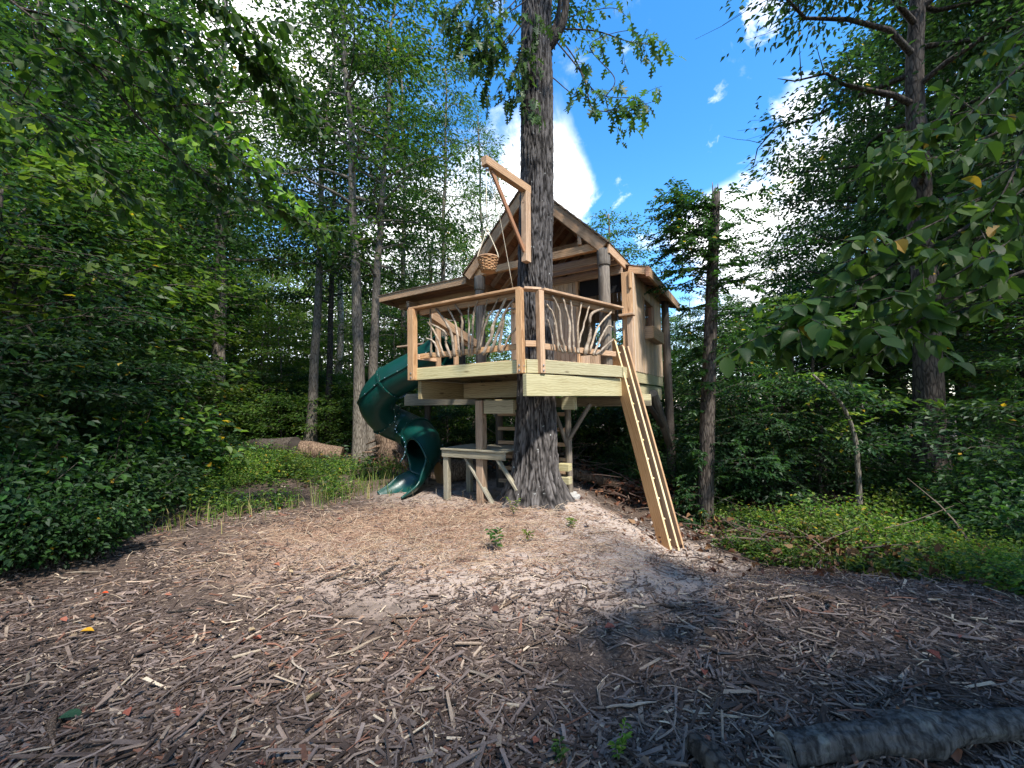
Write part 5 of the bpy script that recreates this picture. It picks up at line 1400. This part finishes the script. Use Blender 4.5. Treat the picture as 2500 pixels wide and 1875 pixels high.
# single sticks lying on the mulch
def shard(name, L, w_, seed):
    r = np.random.default_rng(seed); n = 7
    P = np.stack([np.linspace(-L / 2, L / 2, n), np.cumsum(r.normal(0, L * .035, n)), np.zeros(n)], -1)
    V, q_, t_ = tube(P, w_ * np.array([.35, .8, 1, 1.05, .95, .75, .3]) * r.uniform(.85, 1.15, n), 7, True, .12, r)
    V[:, 2] *= .55
    return V, q_, t_
STK = []
for s in range(8):
    V, q_, t_ = shard("stick", 1.0, (.030, .045, .024, .055, .035, .06, .028, .04)[s], s)
    STK.append([mesh_np("stick", V, [q_, t_], mt, smooth=True) for mt in (DEADWOOD, STICK, BARK_DARK)])
rs = np.random.default_rng(17)
for k in range(150):
    y = 1.3 * (5.2 / 1.3) ** (rs.random() ** 1.1); x = rs.uniform(-1.2, 1.2) * y
    L = rs.uniform(.12, .42) * (.6 + .12 * y); az = rs.normal(.3, .9)
    M = Matrix.Translation(G(x, y, .022)) @ Matrix.Rotation(az, 4, "Z") @ Matrix.Rotation(rs.normal(0, .05), 4, "Y") @ Matrix.Diagonal((L, L * .8, L * .8, 1))
    mt = rs.choice(3, p=(.45, .2, .35))
    o = place("stick", STK[k % 8][mt], M)
    tag(o, ("brown splintered stick lying loose on the mulch", "pale bare stick lying loose on the mulch", "dark bark-covered stick lying loose on the mulch")[mt], "stick", ("brown sticks on the mulch", "pale sticks on the mulch", "dark sticks on the mulch")[mt])
# fallen leaves
def flat_leaf(col, seed, half=dog_half):
    r = np.random.default_rng(seed)
    me = leaf_mesh_outline("fallen_leaf", [(x, y * r.uniform(.8, 1.15)) for x, y in half], LEAF_DEAD, col, -r.uniform(.1, .35), r.uniform(.3, .9))
    return me
FLV = [("reddish brown curled", [flat_leaf((.30, .11, .06), 1), flat_leaf((.36, .15, .08), 2), flat_leaf((.26, .10, .06), 3, oak_half)]), ("tan dry", [flat_leaf((.34, .24, .15), 4), flat_leaf((.30, .20, .13), 5, oak_half)]), ("dark brown withered", [flat_leaf((.11, .06, .04), 6), flat_leaf((.14, .08, .05), 7, oak_half)])]
for k in range(95):
    y = 1.4 * (6.2 / 1.4) ** rs.random(); x = rs.uniform(-1.2, 1.2) * y; kd = rs.choice(3, p=(.45, .35, .2)); nm, ms = FLV[kd]
    M = Matrix.Translation(G(x, y, .03)) @ Matrix.Rotation(rs.uniform(0, 6.28), 4, "Z") @ Matrix.Rotation(rs.normal(0, .3), 4, "X") @ Matrix.Scale(rs.uniform(.045, .085), 4)
    tag(place("fallen_leaf", ms[k % len(ms)], M), nm + " leaf lying on the mulch", "leaf", nm + " leaves on the mulch")
for label, col, px, py, sc in (("single bright yellow leaf lying on the mulch at the left", (.62, .36, .02), 195, 1530, .085), ("small bright red leaf lying on the mulch at the left", (.62, .05, .02), 248, 1443, .05), ("broad dark green leaf lying on the mulch at the lower left", (.02, .06, .03), 140, 1745, .11)):
    d = direction(px, py); t_ = -1.56 / d.z; p = EYE + d * t_
    tag(place("fallen_leaf", leaf_mesh_outline("fallen_leaf", dog_half, LEAF_DEAD, col, .1, .5), Matrix.Translation(G(p.x, p.y, .035)) @ Matrix.Rotation(.3, 4, "Z") @ Matrix.Scale(sc, 4)), label, "leaf")

# ------------------------------------------------------------------ logs and stumps
def big_log(name, label, a, b, r0, r1, mat, face, knob=None, cat="log", sides=28, rough=.02, n=26):
    a, b = Vector(a), Vector(b)
    root = empty(name, a, label, cat)
    P = [a + (b - a) * t_ + Vector((0, 0, .02 * math.sin(t_ * 5))) for t_ in np.linspace(0, 1, n)]
    R = np.linspace(r0, r1, n) * (1 + .04 * np.sin(np.linspace(0, 9, n)))
    if knob: 
        for t_, am in knob: R = R + am * np.exp(-((np.linspace(0, 1, n) - t_) / .035) ** 2)
    big = r0 < .12 and sides > 20
    if big:
        n, sides = 110, 48
        P = spline(P, n); R = np.interp(np.linspace(0, 1, n), np.linspace(0, 1, len(R)), R)
    V, q_, t3 = tube(P, R, sides, True, 0 if big else rough)
    if big:
        ax = np.array((b - a).normalized()); Pc = np.repeat(np.asarray([tuple(p) for p in P]), sides, 0)
        for k_ in range(n * sides):
            o_ = V[k_] - Pc[k_]; L_ = k_ // sides / n * (b - a).length; th_ = 2 * PI * (k_ % sides) / sides
            f_ = mnoise.noise((math.cos(th_) * 3.2, math.sin(th_) * 3.2, L_ * 5)); g_ = mnoise.noise((math.cos(th_) * 7, math.sin(th_) * 7, L_ * 16)); w_ = mnoise.noise((math.cos(th_), math.sin(th_), L_ * 2.2))
            V[k_] = Pc[k_] + o_ * (1 + .16 * w_ - .11 * max(0, 1 - abs(f_) * 3.5) + .06 * g_)
    n0 = n * sides
    me = mesh_np("log_bark", V[:n0] - np.array(a), q_, mat, smooth=True)
    place("log_bark", me, Matrix.Translation(a), root)
    for e, (p, r_, dd) in enumerate(((a, r0, a - b), (b, R[-1], b - a))):
        rr = np.array([.0, .3, .6, .85, 1.0])
        vv = []
        for x in rr:
            th_ = np.arange(24) * 2 * PI / 24
            vv.append(np.stack([x * r_ * .99 * np.cos(th_), x * r_ * .99 * np.sin(th_), .006 * np.sin(th_ * 3) * x + .004 * (1 - x)], -1))
        vv = np.concatenate(vv); qq = [(i_ * 24 + j_, i_ * 24 + (j_ + 1) % 24, (i_ + 1) * 24 + (j_ + 1) % 24, (i_ + 1) * 24 + j_) for i_ in range(4) for j_ in range(24)]
        M = Matrix.Translation(p + dd.normalized() * .004) @ dd.to_track_quat("Z", "Y").to_matrix().to_4x4()
        cut_mat = face
        place("cut_end", mesh_np("cut_end", vv, np.array(qq), cut_mat), M, root)
    return root
big_log("fallen_log", "grey rough log with a knot lying at the lower right corner", G(1.20, 1.90, .05), G(3.6, 2.16, .055), .068, .06, LOGGREY, PALEFACE, knob=((.26, .03), (.29, .018), (.62, .012)))
big_log("log_section", "short reddish sawn log section lying left of the slide", G(-5.75, 11.0, .28), G(-4.72, 11.25, .24), .25, .22, DEADWOOD, CUTFACE)
big_log("dark_log", "dark rotten log lying behind the low plants left of the log section", G(-8.0, 12.2, .2), G(-6.25, 11.7, .30), .19, .26, BARK_DARK, LOGDARK, rough=.05)
big_log("log_section", "dark hollow log lying on the ground under the slide's exit", G(-1.5, 8.3, .2), G(-.75, 8.9, .22), .23, .22, DEADWOOD, CUTFACE, rough=.05)
big_log("fallen_log", "long reddish fallen trunk behind the deck posts on the right", G(.95, 9.0, .12), G(3.2, 9.8, .1), .12, .09, DEADWOOD, CUTFACE, rough=.05)
big_log("sawn_log", "sawn log end facing forward beside the broken tree", G(3.25, 8.2, .14), G(3.9, 9.1, .14), .20, .19, DEADWOOD, CUTFACE)
big_log("stub_log", "short charred stub lying at the bottom of the mulch right of centre", G(.80, 1.93, .06), G(.90, 1.55, .05), .045, .055, BARK_DARK, PALEFACE, cat="stick", n=8)
# upturned root plate behind the slide
rp = G(-3.45, 10.8)
rt = empty("root_stump", rp, "torn tree stump with snarled roots behind the slide", "stump")
tube_obj("stump_body", spline([rp + Vector((.35, .2, -.1)), rp + Vector((.15, .1, .45)), rp + Vector((.0, 0, .95))], 14), np.interp(np.linspace(0, 1, 14), [0, .5, 1], [.50, .36, .20]), DEADWOOD, rt, 18, rough=.12)
rr_ = np.random.default_rng(8)
for k in range(14):
    az = rr_.uniform(0, 6.28); L = rr_.uniform(.35, .8); s0 = rp + Vector((.15, 0, rr_.uniform(.1, .8)))
    d = Vector((math.cos(az), math.sin(az), rr_.uniform(-.2, .5)))
    tube_obj("root", spline([s0, s0 + d * L * .5 + Vector((0, 0, .06)), s0 + d * L], 8), np.linspace(.07, .015, 8), DEADWOOD, rt, 6, rough=.1)

# brush piles: dead branches and leaves
def brush(name, label, cx, cy, rx, ry, h, ns, nl, seed):
    r = np.random.default_rng(seed); acc = Acc()
    for k in range(ns):
        x, y = cx + r.normal(0, rx), cy + r.normal(0, ry); z = float(gh(x, y)) + r.uniform(.02, h); L = r.uniform(.3, 1.2); az = r.uniform(0, 6.28)
        d = np.array([math.cos(az), math.sin(az), r.normal(.05, .25)]); p = np.array([x, y, z])
        acc.add(*tube(spline([p, p + d * L * .5 + r.normal(0, .05, 3), p + d * L - [0, 0, .05]], 6), np.linspace(r.uniform(.006, .018), .003, 6), 5, False), col=np.array([.14, .10, .075]) * r.uniform(.5, 1.5))
    n = nl
    pos = np.column_stack([cx + r.normal(0, rx, n), cy + r.normal(0, ry, n), np.zeros(n)]); pos[:, 2] = gh(pos[:, 0], pos[:, 1]) + r.uniform(.0, h, n)
    az = r.uniform(0, 6.28, n); d = np.stack([np.cos(az), np.sin(az), r.normal(-.3, .5, n)], -1)
    L = .10 * r.uniform(.5, 1.3, n)
    V, Q, m_ = leaf_geo(r, pos, d, np.array([0, 0, 1.0]) + r.normal(0, .8, (n, 3)), L, L * .55, True, .3, .3)
    acc.add(V, Q, col=np.repeat(DEADS[r.integers(0, 4, n)] * r.uniform(.6, 1.4, (n, 1)), m_, 0))
    tag(place(name, acc.mesh(name, LEAF_DEAD), I4), label, "brush pile", kind="stuff")
brush("brush_pile", "tangle of dead branches and brown leaves at the right edge", 5.6, 5.3, .9, .8, .35, 70, 900, 1)
brush("brush_pile", "dead brown branches on the ground beyond the right-hand plants", 5.0, 6.6, 1.2, .6, .3, 90, 700, 6)
brush("brush_pile", "tangle of dead branches behind the ladder", 2.9, 9.6, 1.0, .6, .45, 110, 700, 2)
brush("brush_pile", "heap of dry cut branches behind the work table", -.2, 10.4, 1.4, .6, .5, 140, 600, 3)
brush("leaf_litter", "brown leaf litter and twigs on the floor of the wood on the left", -6.0, 12.5, 2.6, 1.2, .1, 90, 1200, 4)
brush("leaf_litter", "brown leaf litter and twigs along the wood on the right", 4.6, 7.0, 1.3, 1.1, .1, 60, 900, 5)

# weeds and dry stalks in the clearing
def weed(label, px, py, h, seed, pal, nleaf, cat="weed", group=None, ll=.05):
    r = np.random.default_rng(seed); d = direction(px, py); t_ = -1.6 / d.z; p = EYE + d * t_
    for _ in range(3): t_ = (float(gh(p.x, p.y)) - 1.6) / d.z; p = EYE + d * t_
    p = G(p.x, p.y); root = empty("weed", p, label, cat, group); a, lv = Acc(), Acc(); p0 = np.array(tuple(p))
    for k in range(4 if nleaf else 1):
        az = r.uniform(0, 6.28); hh = h * r.uniform(.6, 1); e = np.array([math.cos(az) * hh * .35, math.sin(az) * hh * .35, hh])
        P = spline([p0 - [0, 0, .02], p0 + e * [.3, .3, .55], p0 + e], 8)
        a.add(*tube(P, np.linspace(.0035, .0015, 8), 4, False))
        if nleaf:
            V, Q, c = pinnate(r, [P[2], P[5], P[7]], nleaf, ll, pal, hexa=True, aspect=.45); lv.add(V, Q, col=c)
    place("stem", a.mesh("stem", STICK if not nleaf else BARK), Matrix.Identity(4), root)
    if nleaf: place("leaves", lv.mesh("leaves", LEAF), Matrix.Identity(4), root)
weed("small green weed at the left foot of the oak", 1255, 1262, .28, 1, FRESH, 10)
weed("larger leafy weed in the straw in front of the oak", 1212, 1345, .26, 2, GREENS, 10, ll=.07)
weed("pale weed growing at the right foot of the oak", 1395, 1290, .14, 3, FRESH, 9)
weed("short green sprig between the oak and the mulch", 1290, 1325, .16, 4, FRESH, 8)
weed("narrow-leaved green weed at the bottom edge of the mulch", 1510, 1862, .16, 5, FRESH, 10, ll=.035)
weed("green sprig beside the narrow-leaved weed at the bottom edge", 1370, 1862, .08, 6, GREENS, 9, ll=.035)
weed("broad seedling at the edge of the sunny plants on the left", 560, 1232, .22, 7, FRESH, 8, ll=.10)
for k, (px, py, h) in enumerate(((1065, 1230, .30), (1130, 1240, .34), (960, 1240, .22), (1010, 1225, .3), (760, 1235, .22), (872, 1190, .32), (1180, 1330, .3), (1150, 1350, .26), (1000, 1330, .2), (905, 1250, .2), (780, 1215, .18), (1240, 1300, .2))):
    weed("thin dry weed stalk standing in the straw", px, py, h, 20 + k, None, 0, "weed stalk", "dry weed stalks in the straw")
